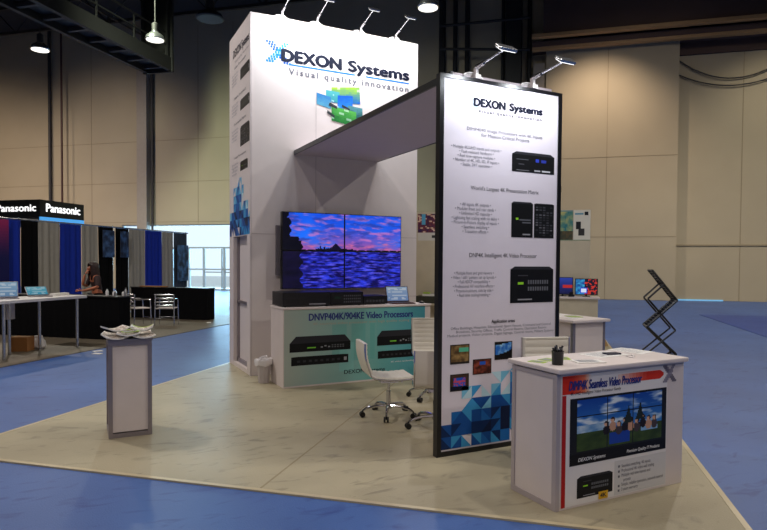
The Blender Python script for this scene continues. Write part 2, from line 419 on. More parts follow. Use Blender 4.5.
# daylight through the glazed doors
w = bpy.data.worlds.new('daylight'); sc.world = w; w.use_nodes = True
wn, wl = w.node_tree.nodes, w.node_tree.links
sky = wn.new('ShaderNodeTexSky'); sky.sky_type = 'HOSEK_WILKIE'; sky.turbidity = 4; sky.sun_direction = (.2, -.5, .8)
bg = wn['Background']; bg.inputs['Color'].default_value = (.82, .93, 1, 1); bg.inputs['Strength'].default_value = 1.25
d = bpy.data.lights.new('daylight', 'AREA'); d.shape = 'RECTANGLE'; d.size = 9; d.size_y = 3.7; d.energy = 2400; d.color = (.45, .78, 1)
o = bpy.data.objects.new('daylight', d); COL.objects.link(o)
o.matrix_world = Matrix.Translation(W(-19.8, 33.5, 3.4)) @ HALL @ Matrix.Rotation(rad(-78), 4, 'X')

# ------------------------------------------------------------------ carpets
t = MB(HALL).box(-4.96, 1.22, 3.97, 16.16, -.012, -.001).build('booth_carpet', beige_carpet)
tag(t, 'large beige carpet rectangle laid under the white booth', 'carpet'); based(t, W(-1.9, 10))
s = MB(HALL); s.box(-2.0, -1.985, 3.98, 16.1, -.001, .0002); s.build('carpet_seam', mat('carpet_seam_line', (150, 139, 112), .9), t)
s = MB(HALL); s.box(-5.0, 1.26, 3.93, 3.97, -.012, .001); s.box(-5.0, -4.96, 3.97, 16.16, -.012, .001); s.box(1.22, 1.26, 3.97, 16.16, -.012, .001)
s.build('carpet_tape', mat('clear_tape', (188, 174, 140), .3), t)
t = MB(HALL).box(4.9, 14, 8, 22, -.012, -.001).build('booth_carpet', deep_carpet); tag(t, 'deep blue carpet of an empty stand at far right', 'carpet'); based(t, W(9, 15))
t = MB(HALL).box(-22, -8.1, 4.5, 16.6, -.012, -.001).build('booth_carpet', tan_carpet); tag(t, 'taupe carpet under the neighbouring stand at left', 'carpet'); based(t, W(-14, 10))

# ------------------------------------------------------------------ shared drawing bits
def device(pl, a0, a1, b0, b1, parent, top=.12, label=None, style=0, d=.002):
    """picture of a black rack device printed on a board"""
    mb = MB(); w_, h_ = a1-a0, b1-b0; ft = b1-h_*top
    poly(mb, pl, [(a0, ft), (a1, ft), (a1-w_*.10, b1), (a0+w_*.10, b1)], (44, 45, 50), d)
    rect(mb, pl, a0, a1, b0, ft, (17, 18, 21), d)
    e = d+.0006
    fh = ft-b0
    if style == 0:
        rect(mb, pl, a0+w_*.55, a0+w_*.63, b0+fh*.62, b0+fh*.80, (52, 70, 190), e); rect(mb, pl, a0+w_*.68, a0+w_*.80, b0+fh*.62, b0+fh*.78, (46, 60, 160), e)
        rect(mb, pl, a0+w_*.10, a0+w_*.38, b0+fh*.70, b0+fh*.74, (90, 92, 98), e); rect(mb, pl, a0+w_*.15, a0+w_*.28, b0+fh*.42, b0+fh*.47, (80, 80, 86), e)
        rect(mb, pl, a0+w_*.52, a0+w_*.66, b0+fh*.08, b0+fh*.17, (170, 170, 176), e); rect(mb, pl, a0+w_*.70, a0+w_*.9, b0+fh*.08, b0+fh*.17, (200, 200, 205), e)
        rect(mb, pl, a0+w_*.10, a0+w_*.4, b0+fh*.08, b0+fh*.12, (110, 110, 116), e)
    elif style == 1:
        rect(mb, pl, a0+w_*.17, a0+w_*.30, b0+fh*.55, b0+fh*.62, (150, 220, 50), e)
        for j in range(2):
            for i in range(9): rect(mb, pl, a0+w_*(.40+i*.055), a0+w_*(.435+i*.055), b0+fh*(.56-j*.2), b0+fh*(.68-j*.2), (104, 106, 112), e)
        rect(mb, pl, a0+w_*.17, a0+w_*.5, b0+fh*.08, b0+fh*.12, (150, 150, 156), e); rect(mb, pl, a0+w_*.17, a0+w_*.4, b0+fh*.80, b0+fh*.83, (70, 70, 76), e)
    elif style == 2:
        for j in range(12):
            for i in range(5): 
                if R.random() < .8: rect(mb, pl, a0+w_*(.08+i*.18), a0+w_*(.20+i*.18), b0+fh*(.06+j*.075), b0+fh*(.10+j*.075), R.choice([(70, 72, 78), (48, 50, 54), (100, 100, 106)]), e)
    elif style == 3:
        rect(mb, pl, a0+w_*.2, a0+w_*.32, b0+fh*.52, b0+fh*.58, (150, 220, 50), e)
        rect(mb, pl, a0+w_*.36, a0+w_*.9, b0+fh*.50, b0+fh*.54, (96, 98, 104), e); rect(mb, pl, a0+w_*.5, a0+w_*.9, b0+fh*.42, b0+fh*.46, (96, 98, 104), e)
        rect(mb, pl, a0+w_*.52, a0+w_*.88, b0+fh*.07, b0+fh*.11, (150, 150, 156), e)
    elif style == 4:
        rect(mb, pl, a0+w_*.28, a0+w_*.42, b0+fh*.38, b0+fh*.52, (120, 200, 60), e)
        for i in range(3): rect(mb, pl, a0+w_*(.50+i*.06), a0+w_*(.535+i*.06), b0+fh*(.38+.12*(i == 1)), b0+fh*(.54+.12*(i == 1)), (140, 142, 146), e)
        for j in range(2):
            for i in range(5): rect(mb, pl, a0+w_*(.68+i*.045), a0+w_*(.71+i*.045), b0+fh*(.34+j*.22), b0+fh*(.48+j*.22), (92, 94, 98), e)
    elif style == 5:
        for i in range(8): rect(mb, pl, a0+w_*(.1+i*.1), a0+w_*(.15+i*.1), b0+fh*.35, b0+fh*.6, (52, 54, 58), e)
        rect(mb, pl, a0+w_*.92, a0+w_*.97, b0+fh*.3, b0+fh*.7, (160, 160, 165), e)
    return mb.build('product_picture', PR, parent, label=label)
BL = [(14, 44, 92), (22, 78, 150), (30, 104, 178), (60, 150, 205), (120, 190, 220), (16, 30, 64), (190, 222, 232)]
def mosaic(pl, a0, a1, b0, cell, top, parent, d=.002, seed=3):
    """band of blue triangles; top(a) gives the height it reaches"""
    rr = random.Random(seed); mb = MB()
    n = int(round((a1-a0)/cell)); cw_ = (a1-a0)/n
    for i in range(n):
        j = 0
        while True:
            z0 = b0+j*cell; h = top((a0+(i+.5)*cw_-a0)/(a1-a0))
            if z0 > b0+h+cell*.4: break
            lvl = (z0-b0)/max(h, .01); x0, x1, z1 = a0+i*cw_, a0+(i+1)*cw_, z0+cell
            flip = rr.random() < .5
            for k in range(2):
                r = rr.random()
                if lvl > .75: c = rr.choice([BL[4], BL[3], BL[6], BL[4]]); skip = r < .45*min(1.6, lvl)
                elif lvl > .45: c = rr.choice([BL[3], BL[2], BL[1], BL[4]]); skip = r < .06
                elif lvl > .18: c = rr.choice([BL[1], BL[0], BL[5], BL[2]]); skip = False
                else: c = rr.choice([BL[1], BL[0], BL[2], BL[3]]); skip = False
                if j == 0 and r > .88: skip = True
                if skip: continue
                if flip: tr = [(x0, z0), (x1, z0), (x1, z1)] if k else [(x0, z0), (x1, z1), (x0, z1)]
                else: tr = [(x0, z0), (x1, z0), (x0, z1)] if k else [(x1, z0), (x1, z1), (x0, z1)]
                poly(mb, pl, tr, c, d)
            j += 1
    return mb.build('triangle_mosaic', PR, parent)
def xdots(pl, a0, a1, b0, b1, parent, cols=((8, 78, 170), (20, 128, 190)), d=.003, k=1.):
    """the dotted cross of the logo"""
    mb = MB(); w_, h_ = a1-a0, b1-b0; s = .052*h_*k
    for i in range(9):
        f = i/8
        for off in range(3):
            for sgn in (0, 1):
                x = a0+w_*(.12+.62*f+off*.10); y = b1-h_*(.06+.88*f) if sgn == 0 else b0+h_*(.06+.88*f)
                if sgn and off == 2 and i > 5: continue
                if x+s > a1+w_*.02: continue
                rect(mb, pl, x-s, x+s, y-s, y+s, cols[sgn], d+(.0004 if sgn else 0))
    return mb.build('dotted_cross', PR, parent)

# ------------------------------------------------------------------ display tower
TX0, TX1, TY0, TY1, TZ = 2.213, 4.956, 8.594, 9.93, 5.20
tower = thing('display_tower', 'tall white display tower with the large logo and screens on its front', 'display tower', (3.58, 9.26, 0))
b = MB()
b.box(TX0+.09, TX1, TY0, TY1, 0, TZ); b.box(TX0, TX0+.09, TY0, TY1, 2.04, TZ)
b.box(TX0, TX0+.09, TY0, TY0+.2, 0, 2.04); b.box(TX0, TX0+.09, TY1-.28, TY1, 0, 2.04); b.box(TX0, TX0+.09, TY0+.2, TY1-.28, 0, .06)
b.build('body', booth_white, tower)
b = MB(); y0, y1 = TY0+.2, TY1-.28
b.box(TX0+.055, TX0+.09, y0, y0+.05, .06, 2.04); b.box(TX0+.055, TX0+.09, y1-.05, y1, .06, 2.04); b.box(TX0+.055, TX0+.09, y0, y1, .06, .12); b.box(TX0+.055, TX0+.09, y0, y1, 1.0, 1.04)
b.build('panel_frame', alu, tower)
b = MB()
b.box(TX0+.3, TX1, TY0-.0015, TY0, 1.10, 1.106); b.box(TX0, TX1, TY0-.0015, TY0, 2.05, 2.056); b.box(3.2, 3.206, TY0-.0015, TY0, 2.05, TZ)
b.build('panel_joint', mat('joint_line', (176, 166, 164), .7), tower)
b = MB(); b.box(TX0-.006, TX0+.02, TY0-.006, TY0+.02, 0, TZ); b.build('corner_strip', mat('white_edge_strip', (206, 196, 194), .5), tower)
PF = Plane((0, TY0, 0), (1, 0, 0)); 
text('DEXON', PF, 2.658, 3.62, 4.582, 4.748, ink_dark, tower, 'logo_lettering', bold=.11, d=.004)
text('Systems', PF, 3.715, 4.802, 4.537, 4.748, ink_dark, tower, 'logo_lettering', bold=.075, d=.004)
b = MB(); rect(b, PF, 2.775, 3.84, 4.528, 4.552, (30, 110, 200), .002); rect(b, PF, 4.02, 4.79, 4.528, 4.552, (30, 110, 200), .002); b.build('logo_underline', PR, tower)
text('Visual quality innovation', PF, 2.772, 4.785, 4.37, 4.487, ink_grey, tower, 'tagline', bold=.04, space=1.35, d=.003)
xdots(PF, 2.40, 2.82, 4.53, 4.845, tower, d=.001)
def scr_pic(c1, c2, seed):
    return lambda s, t: mix(mix(c1, c2, t+.5*(nz(s*4, t*4, seed)-.5)), (240, 250, 255), .5 if nz(s*5, t*7, seed+3) > .80 else 0)
for i, (q, c1, c2) in enumerate((
        ([(3.45, 4.07), (3.93, 4.10), (3.915, 4.36), (3.45, 4.30)], (30, 100, 190), (150, 190, 60)),
        ([(3.36, 4.10), (3.58, 4.07), (3.58, 4.24), (3.36, 4.25)], (60, 150, 160), (80, 170, 175)),
        ([(3.21, 4.02), (3.44, 3.97), (3.44, 4.15), (3.21, 4.19)], (90, 160, 190), (50, 120, 180)),
        ([(3.55, 4.00), (3.80, 4.02), (3.80, 4.21), (3.55, 4.19)], (40, 130, 220), (20, 90, 200)),
        ([(3.72, 3.86), (3.97, 3.85), (3.965, 4.04), (3.72, 4.06)], (40, 90, 90), (90, 150, 160)),
        ([(3.45, 3.80), (3.86, 3.74), (3.86, 3.97), (3.45, 4.02)], (30, 110, 50), (90, 180, 80)))):
    picture(PF, 0, 0, 0, 0, 10, 7, scr_pic(c1, c2, i*3.1), PR, tower, 'screen_picture', d=.003+.0008*i, quad=q)
b = MB()
for q in ([(3.38, 3.90), (3.50, 3.84), (3.50, 3.88), (3.38, 3.95)], [(3.40, 4.02), (3.54, 3.98), (3.54, 4.02), (3.42, 4.07)], [(3.62, 4.03), (3.75, 3.98), (3.75, 4.01), (3.62, 4.06)]): poly(b, PF, q, (50, 56, 60), .0075)
b.build('screen_stand_prints', PR, tower)  # stands of the pictured screens, part of the print
# side face
PS = Plane((TX0, 0, 0), (0, -1, 0))       # across runs towards -y, so a = -y
text('DEXON Systems', PS, -9.66, -8.66, 4.80, 4.96, ink_dark, tower, 'logo_lettering', bold=.02, d=.003)
text('Visual quality innovation', PS, -9.55, -8.7, 4.73, 4.775, ink_grey, tower, 'tagline', d=.003, space=1.2)
for i, (zt, zh, st, hd) in enumerate(((4.56, .17, 5, 'Video Processors'), (4.09, .16, 5, 'Matrix Switchers'), (3.69, .30, 2, 'Presentation Matrix'), (3.16, .14, 3, 'Image Processors'))):
    text(hd, PS, -9.6, -8.85, zt+.085, zt+.125, ink_grey, tower, 'heading', d=.003)
    text('high resolution inputs\nscaling and switching\nseamless operation\nnetwork control', PS, -9.75, -9.33, zt-.16, zt+.03, ink_lightgrey, tower, 'bullet_text', d=.003)
    device(PS, -9.2, -8.65 if i < 3 else -8.75, zt-zh, zt, tower, .1, style=st)
mosaic(PS, -9.90, -8.60, 2.05, .125, lambda s: .30+.55*max(0, 1-abs(s-.45)/.5), tower, seed=9)

# arm lights
def arm_light(x, yb, zb, yh, zh, label, group, energy, cols=None):
    t = thing('arm_light', label, 'lamp', (x, yb, zb), 0, group)
    b = MB(); b.box(x-.03, x+.03, yb-.03, yb+.05, zb, zb+.035); b.box(x-.012, x+.012, yb-.012, yb+.03, zb+.035, zb+.10); b.build('clamp', bin_m, t, bevel=.004)
    cab = MB(); cab.tube([(x-.01+.09*math.cos(a), yb+.05, zb+.03+.035*math.sin(a)) for a in [PI*k/10 for k in range(11)]], .007, 6); cab.tube([(x+.01-.1*math.cos(a), yb+.06, zb+.025+.028*math.sin(a)) for a in [PI*k/10 for k in range(11)]], .006, 6)
    cab.build('cable', liner_m, t, smooth=True)
    b = MB(); b.tube([(x, yb, zb+.10), (x, yb-(yb-yh)*.28, zb+.10+(zh-zb-.10)*.28)], .021, 10); b.build('transformer', chrome, t, smooth=True)
    b = MB(); b.tube([(x, yb-(yb-yh)*.25, zb+.10+(zh-zb-.10)*.25), (x, yh+.04, zh)], .009, 8); b.build('arm', steel, t, smooth=True)
    b = MB(Matrix.Translation((x, yh, zh)) @ Matrix.Rotation(rad(38), 4, 'X'))
    b.box(-.085, .085, -.05, .04, 0, .024); h = b.build('lamp_head', steel, t, bevel=.008)
    b = MB(Matrix.Translation((x, yh, zh)) @ Matrix.Rotation(rad(38), 4, 'X')); b.box(-.075, .075, -.042, .032, -.004, 0); b.build('diffuser', led_glow, h)
    d = bpy.data.lights.new('arm_light_beam', 'SPOT'); d.energy = energy; d.color = (.88, .94, 1); d.spot_size = rad(150); d.spot_blend = 1.; d.shadow_soft_size = .05
    o = bpy.data.objects.new('arm_light_beam', d); COL.objects.link(o); o.location = (x, yh+.03, zh-.04)
    o.rotation_euler = (Vector((x, yb+.05, zb-.9))-Vector((x, yh, zh))).to_track_quat('-Z', 'Y').to_euler()
    return t
for x, p in ((2.687, 'leftmost'), (3.229, 'second from the left'), (3.95, 'third from the left'), (4.568, 'rightmost')):
    arm_light(x, 8.62, 5.20, 8.17, 5.40, 'chrome arm light on the tall tower top, %s of four' % p, 'arm lights on the tower top', 105)

# ------------------------------------------------------------------ canopy
can = thing('canopy', 'white canopy board with black edge bridging tower and banner panel', 'canopy', (3.54, 6.48, 3.235))
b = MB(); ol = [(2.875, 4.387), (3.98, 4.387), (3.98, 4.75), (4.215, 4.75), (4.215, 8.59), (2.875, 8.59)]
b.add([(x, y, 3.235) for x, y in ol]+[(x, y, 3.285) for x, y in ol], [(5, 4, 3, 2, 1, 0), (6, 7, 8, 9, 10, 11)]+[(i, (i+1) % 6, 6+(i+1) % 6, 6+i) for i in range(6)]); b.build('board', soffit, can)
b = MB(); b.box(2.855, 2.875, 4.387, 8.59, 3.23, 3.292); b.box(4.215, 4.235, 4.75, 8.59, 3.23, 3.292); b.build('edge_trim', black_frame, can)

# ------------------------------------------------------------------ banner panel
bx0, bx1, by, bz = 2.700, 4.040, 4.308, 3.235
pan = thing('banner_display', 'freestanding tall white banner panel in a black frame', 'banner', (3.37, 4.34, 0))
b = MB(); fwid = .042
b.box(bx0, bx0+fwid, by, by+.062, 0, bz); b.box(bx1-fwid, bx1, by, by+.062, 0, bz); b.box(bx0+fwid, bx1-fwid, by, by+.062, 0, fwid); b.box(bx0+fwid, bx1-fwid, by, by+.062, bz-.03, bz)
b.build('frame', black_frame, pan)
MB().box(bx0+fwid, bx1-fwid, by+.008, by+.054, fwid, bz-.03).build('printed_sheet', mat('satin_poster_paper', (226, 218, 226), .4, var=.01), pan)
b = MB(); b.box(bx1, bx1+.022, by+.02, by+.04, 2.32, 2.38); b.box(bx1, bx1+.018, by+.02, by+.04, .9, .95); b.build('hinge', black, pan)
PP = Plane((0, by+.008, 0), (1, 0, 0))
text('DEXON', PP, 3.042, 3.388, 3.003, 3.070, ink_dark, pan, 'logo_lettering', bold=.11, d=.003)
text('Systems', PP, 3.425, 3.812, 2.985, 3.070, ink_dark, pan, 'logo_lettering', bold=.08, d=.003)
text('Visual quality innovation', PP, 3.092, 3.80, 2.943, 2.978, ink_black, pan, 'tagline', space=1.35, bold=.05)
xdots(PP, 2.955, 3.085, 2.99, 3.085, pan, cols=((190, 215, 225), (206, 222, 230)), d=.001)
text('DIMP4040 Image Processors with 4K Inputs\nfor Mission Critical Projects', PP, 2.977, 3.811, 2.737, 2.818, ink_grey, pan, 'heading', align='CENTER', line=1.05)
text('• Multiple 4K/UHD inputs and outputs •\n• Fault resistant hardware •\n• Real time capture modules •\n• Number of 4K, HD, SD, IP inputs •\n• Stable, 24/7 operation •', PP, 2.818, 3.345, 2.475, 2.655, ink_soft, pan, 'bullet_text', align='CENTER')
device(PP, 3.465, 3.958, 2.475, 2.655, pan, .13, style=0)
text("World's Largest 4K Presentation Matrix", PP, 3.024, 3.776, 2.272, 2.318, ink_black, pan, 'heading')
text('• All inputs 4K outputs •\n• Modular front and rear cards •\n• Unlimited HD capacity •\n• Lightning fast scaling with no delay •\n• Picture-in-Picture display of inputs •\n• Seamless switching •\n• Transition effects •', PP, 2.83, 3.325, 1.91, 2.17, ink_soft, pan, 'bullet_text', align='CENTER')
device(PP, 3.466, 3.712, 1.885, 2.205, pan, .05, style=3); device(PP, 3.726, 3.962, 1.885, 2.2, pan, .02, style=2)
text('DNP4K Intelligent 4K Video Processor', PP, 3.016, 3.763, 1.69, 1.738, ink_black, pan, 'heading')
text('• Multiple front and grid viewers •\n• Video / still / pattern set up layouts •\n• Full HDCP compatibility •\n• Professional AV interface effects •\n• Picture-in-picture, side by side •\n• Real time scaling/rotating •', PP, 2.832, 3.304, 1.352, 1.578, ink_soft, pan, 'bullet_text', align='CENTER')
device(PP, 3.462, 3.965, 1.292, 1.622, pan, .08, style=1)
text('Application areas', PP, 3.259, 3.521, 1.112, 1.150, ink_black, pan, 'heading', bold=.03)
text('Office Buildings, Hospitals, Educational, Sport Venues, Command and Control\nBroadcast, Security Offices, Traffic Control Rooms, Operation Rooms\nMedical projects, Visitor projects, Digital Signage, Control rooms, Military Systems', PP, 2.80, 3.975, 1.010, 1.100, ink_soft, pan, 'body_text', align='CENTER')
def photo(seed, kind):
    def f(s, t):
        n = nz(s*4, t*4, seed)
        if s < .04 or s > .96 or t < .05 or t > .95: return (40, 32, 26)
        if kind == 0: return (90, 190, 150) if (.45 < s < .95 and .6 < t < .85) else mix((84, 62, 36), (160, 130, 80), n*1.6-.3) if t > .12 else (40, 36, 30)
        if kind == 1: return (40, 90, 190) if (.35 < s < .7 and .6 < t < .85) else mix((60, 24, 16), (150, 70, 50), n*1.8-.4)
        if kind == 2:
            if .2 < s < .8 and .3 < t < .8: return (200, 80, 110) if abs(t-.55) < .05 or nz(s*9, t*9, 2) > .62 else (40, 90, 200)
            return (16, 20, 40) if t < .3 else (70, 50, 40)
        return (20, 18, 18) if t < .28+.3*s*s or t > .8+.15*s else mix((40, 110, 200), (170, 215, 240), n*1.8-.5)
    return f
for x0, x1, z0, z1, k in ((2.828, 3.027, .782, .950, 0), (3.064, 3.263, .676, .810, 1), (2.830, 3.024, .548, .695, 2), (3.297, 3.493, .790, .951, 3)):
    picture(PP, x0, x1, z0, z1, 22, 18, photo(k*2.3+1, k), PR, pan, 'photograph', d=.002)
mosaic(PP, bx0+fwid, bx1-fwid, .056, .105, lambda s: .22+.42*min(1, s*1.7)+.05*math.sin(s*9), pan, seed=5)
for x, p in ((3.076, 'left'), (3.704, 'right')):
    arm_light(x, 4.322, bz, 3.93, 3.37, 'small chrome arm light on the %s half of the banner panel top' % p, 'arm lights on the banner panel', 34)

# ------------------------------------------------------------------ video wall
vx0, vx1, vz0, vz1, vy = 2.627, 4.577, 1.252, 2.378, 8.42
def sea(s, t):
    H_ = .50
    cliff = .045 + (.02 if t < .92 else 0) + (.06 if t < .68 else 0) + (.03 if t < .63 else 0)+.008*math.sin(t*60)
    if t > H_:
        if s < cliff: return (6, 7, 22)
        sky_h = .505
        if .26 < s < .57: sky_h += .012+.02*max(0, 1-abs(s-.43)/.09)+(.05*max(0, 1-abs(s-.425)/.045)) + (.03 if abs(s-.335) < .008 or abs(s-.30) < .005 else 0)+.012*(nz(s*60, 1)-.4)
        if t < sky_h+.012+.004*math.sin(s*90): return (16, 12, 40)
        u = (t-H_)/.5
        c = mix((150, 84, 170), (24, 82, 228), u*1.7-.15)
        c = mix(c, (28, 110, 255), max(0, nz(s*3, t*4, 9)-.45)*2.2)
        n = nz(s*9+t*3, t*22, 4, 4)
        if n > .48: c = mix(c, (214, 118, 190) if u > .25 else (222, 110, 150), min(.72, (n-.48)*2.6))
        m2 = nz(s*7+2, t*18, 14, 4)
        if m2 > .54: c = mix(c, (44, 56, 150), min(.6, (m2-.54)*3))
        return c
    if s < .15+.015*math.sin(t*40): return mix((6, 6, 26), (24, 18, 60), nz(s*8, t*16, 3)*.8)
    n = nz(s*8+t*4, t*30, 7, 4); m2 = nz(s*14, t*46, 12, 3)
    c = mix((14, 10, 84), (44, 60, 225), (n-.25)*1.9)
    if m2 > .56: c = mix(c, (104, 96, 236), min(.7, (m2-.56)*3.5))
    if m2 < .42: c = mix(c, (8, 6, 46), min(.8, (.44-m2)*4))
    return c
PV = Plane((0, vy, 0), (1, 0, 0))
xm, zm = (vx0+vx1)/2, (vz0+vz1)/2
for nm, x0, x1, z0, z1 in (('upper left', vx0, xm, zm, vz1), ('upper right', xm, vx1, zm, vz1), ('lower left', vx0, xm, vz0, zm), ('lower right', xm, vx1, vz0, zm)):
    t = thing('monitor', '%s flat black screen of the four showing a sunset over the sea' % nm, 'monitor', ((x0+x1)/2, vy+.06, z0), 0, 'four screens of the video wall')
    MB().box(x0+.001, x1-.001, vy, vy+.09, z0+.001, z1-.001).build('housing', black, t, bevel=.004)
    bb = .011
    def fn(s, tt, x0=x0, x1=x1, z0=z0, z1=z1): return sea((x0+bb+(x1-x0-2*bb)*s-vx0)/(vx1-vx0), (z0+bb+(z1-z0-2*bb)*tt-vz0)/(vz1-vz0))
    picture(PV, x0+bb, x1-bb, z0+bb, z1-bb, 96, 56, fn, SCR, t, 'screen', d=.0015)
t = thing('wall_mount', 'dark steel bracket between the screens and the tower wall', 'bracket', (3.6, 8.55, 1.35))
b = MB()
b.box(2.66, 4.54, 8.565, 8.594, 1.45, 1.55); b.box(2.66, 4.54, 8.565, 8.594, 2.05, 2.15); b.build('rail', dark_steel, t)
b = MB()
for x in (2.75, 3.45, 3.75, 4.45): b.box(x, x+.05, 8.51, 8.565, 1.32, 2.3)
b.build('strut', dark_steel, t)
b = MB(); b.box(2.58, 2.628, 8.52, 8.594, 1.45, 2.18); b.build('side_cover', mat('grey_plastic', (112, 106, 112), .5), t)

# ------------------------------------------------------------------ screen counter
cx0, cx1, cy0, cy1, cz = 2.376, 4.60, 7.551, 8.12, 1.05
cnt = thing('display_counter', 'long white counter with teal printed front below the big screens', 'counter', (3.49, 7.97, 0))
MB().box(cx0, cx1, cy0+.004, cy1, 0, cz-.025).build('body', white, cnt)
MB().box(cx0-.008, cx1+.008, cy0-.008, cy1, cz-.025, cz).build('worktop', white, cnt, bevel=.004)
PC = Plane((0, cy0+.004, 0), (1, 0, 0))
def teal(s, t):
    c = mix((168, 178, 168), (112, 178, 172), s*1.5); c = mix(c, (72, 150, 166), (s-.62)*2.6)
    if .30 < s < .62 and .3 < t < .8 and int(s*22+3) % 3: c = mix(c, (84, 168, 160), .35)
    if .36 < s < .46 and .15 < t < .52: c = mix(c, (130, 196, 190), .6)
    return c
picture(PC, cx0+.01, cx1-.09, .02, cz-.03, 60, 28, teal, PR, cnt, 'printed_front', d=.001)
text('DNVP404K/904KE Video Processors', PC, 2.724, 4.309, .872, .965, ink_title, cnt, 'title', bold=.045)
text('4K seamless video processor with high quality scaling', PC, 2.78, 4.25, .80, .845, ink_tan, cnt, 'subtitle')
device(PC, 2.46, 3.328, .462, .668, cnt, .45, style=4); device(PC, 2.483, 3.296, .284, .402, cnt, .04, style=5)
device(PC, 3.734, 4.46, .482, .69, cnt, .40, style=4); device(PC, 3.746, 4.44, .298, .405, cnt, .04, style=5)
b = MB(); rect(b, PC, 3.424, 3.556, .40, .51, (22, 20, 18), .003); b.build('badge', PR, cnt); text('4K', PC, 3.445, 3.53, .43, .485, mat('ink_gold', (226, 170, 30), .5), cnt, 'badge_lettering', bold=.03, d=.004)
text('DEXON Systems', PC, 3.235, 3.86, .108, .178, ink_dark, cnt, 'logo_lettering', bold=.02)
text('4K video technology', PC, 3.95, 4.35, .225, .255, ink_white, cnt, 'caption')
# things on it
def rack_box(x0, x1, y0, y1, z0, h, label, kind):
    t = thing('rack_device', label, 'video processor', ((x0+x1)/2, (y0+y1)/2, z0), 0, 'black rack devices on the counter')
    MB().box(x0, x1, y0, y1, z0+.008, z0+h).build('case', black, t, bevel=.004)
    b = MB()
    for x in (x0+.04, x1-.04):
        for y in (y0+.05, y1-.05): b.box(x-.015, x+.015, y-.015, y+.015, z0, z0+.008)
    b.build('foot', gasket, t)
    pl = Plane((0, y0, 0), (1, 0, 0)); b = MB(); w_ = x1-x0
    if kind == 0:
        rect(b, pl, x0+w_*.55, x0+w_*.9, z0+h*.14, z0+h*.22, (150, 150, 155), .001); rect(b, pl, x0+w_*.06, x0+w_*.5, z0+h*.6, z0+h*.62, (56, 56, 60), .001)
        for i in range(9): rect(b, pl, x0+w_*.08+i*.02, x0+w_*.08+i*.02+.01, z0+h*.25, z0+h*.5, (36, 36, 40), .001)
    elif kind == 1:
        for j in range(3):
            for i in range(9): rect(b, pl, x0+w_*(.40+i*.06), x0+w_*(.435+i*.06), z0+h*(.22+j*.22), z0+h*(.32+j*.22), (96, 98, 104), .001)
        rect(b, pl, x0+w_*.12, x0+w_*.3, z0+h*.5, z0+h*.66, (40, 60, 50), .001)
    else:
        for i in range(6): rect(b, pl, x0+w_*(.12+i*.13), x0+w_*(.19+i*.13), z0+h*.3, z0+h*.55, (70, 72, 78), .001)
    b.build('front_panel_marks', PR, t); return t
rack_box(2.40, 3.07, 7.66, 8.14, cz, .195, 'large black rack device at the left end of the teal counter', 0)
rack_box(3.09, 3.585, 7.70, 8.12, cz, .19, 'middle black rack device with rows of grey buttons on the counter', 1)
rack_box(3.60, 3.98, 7.72, 8.05, cz, .125, 'low flat black rack device beside the laptop', 2)
def laptop(loc, rz, label, w_=.36, dpt=.24, ang=18, c1=(120, 150, 200), c2=(160, 185, 215), body=None, s=1.):
    t = thing('laptop', label, 'laptop', loc, rz)
    T = Matrix.Translation(Vector(loc)) @ Matrix.Rotation(rz, 4, 'Z'); body = body or gasket
    MB(T).box(-w_/2, w_/2, -dpt/2, dpt/2, 0, .018).build('base', body, t, bevel=.004)
    kb = MB(T)
    for j in range(5):
        for i in range(13): kb.box(-w_*.42+i*w_*.065, -w_*.42+i*w_*.065+w_*.055, -dpt*.12+j*dpt*.11, -dpt*.12+j*dpt*.11+dpt*.09, .018, .0205)
    kb.build('keyboard', black, t)
    T2 = T @ Matrix.Translation((0, dpt/2, .018)) @ Matrix.Rotation(rad(-ang), 4, 'X')
    l_ = MB(T2).box(-w_/2, w_/2, -.008, 0, 0, dpt).build('lid', body, t, bevel=.003)
    o3 = T2 @ Vector((0, -.008, 0)); A = (T2.to_3x3() @ Vector((1, 0, 0))); B = (T2.to_3x3() @ Vector((0, 0, 1)))
    pl = Plane(o3, A, B)
    def fn(s, tt):
        c = mix(c1, c2, tt)
        if .08 < s < .92 and int(tt*9) % 2 and nz(s*6, tt*9, 2) > .42: c = mix(c, (235, 240, 245), .6)
        return c
    picture(pl, -w_/2+.012, w_/2-.012, .014, dpt-.012, 16, 12, fn, SCR_DIM, l_, 'screen', d=.001)
    return t
laptop((4.235, 7.78, cz), rad(-6), 'open laptop with pale blue screen at the right end of the teal counter', body=mat('dark_maroon_case', (70, 34, 36), .4))
t = MB(Matrix.Translation((4.55, 7.72, cz))).lathe([(.03, 0), (.036, .01), (.03, .026), (.012, .034), (.001, .036)], 16, sy=1.6).build('computer_mouse', black, smooth=True); tag(t, 'black computer mouse right of the laptop on the teal counter', 'mouse'); based(t, (4.55, 7.72, cz))
# waste basket
wb = thing('waste_basket', 'small pale waste basket with plastic liner beside the teal counter', 'waste basket', (2.262, 8.06, 0))
Tb = Matrix.Translation((2.262, 8.06, 0))
MB(Tb).lathe([(.075, 0), (.105, .30), (.110, .305), (.10, .30), (.07, .01), (.001, .01)], 10).build('bin', bin_m, wb)
ln = MB(Tb); prof = []
ln.lathe([(.110, .24), (.117, .295), (.114, .315), (.10, .325), (.09, .29), (.075, .2)], 18)
ln.v = [p+Vector((.012*math.sin(i*2.1), .012*math.cos(i*1.7), .012*math.sin(i*1.3))) for i, p in enumerate(ln.v)]
ln.tube([(-.04, .02, .31), (-.02, .0, .35), (.03, -.02, .36), (.05, .0, .31)], .016, 7)
ln.build('liner', liner_m, wb, smooth=True)

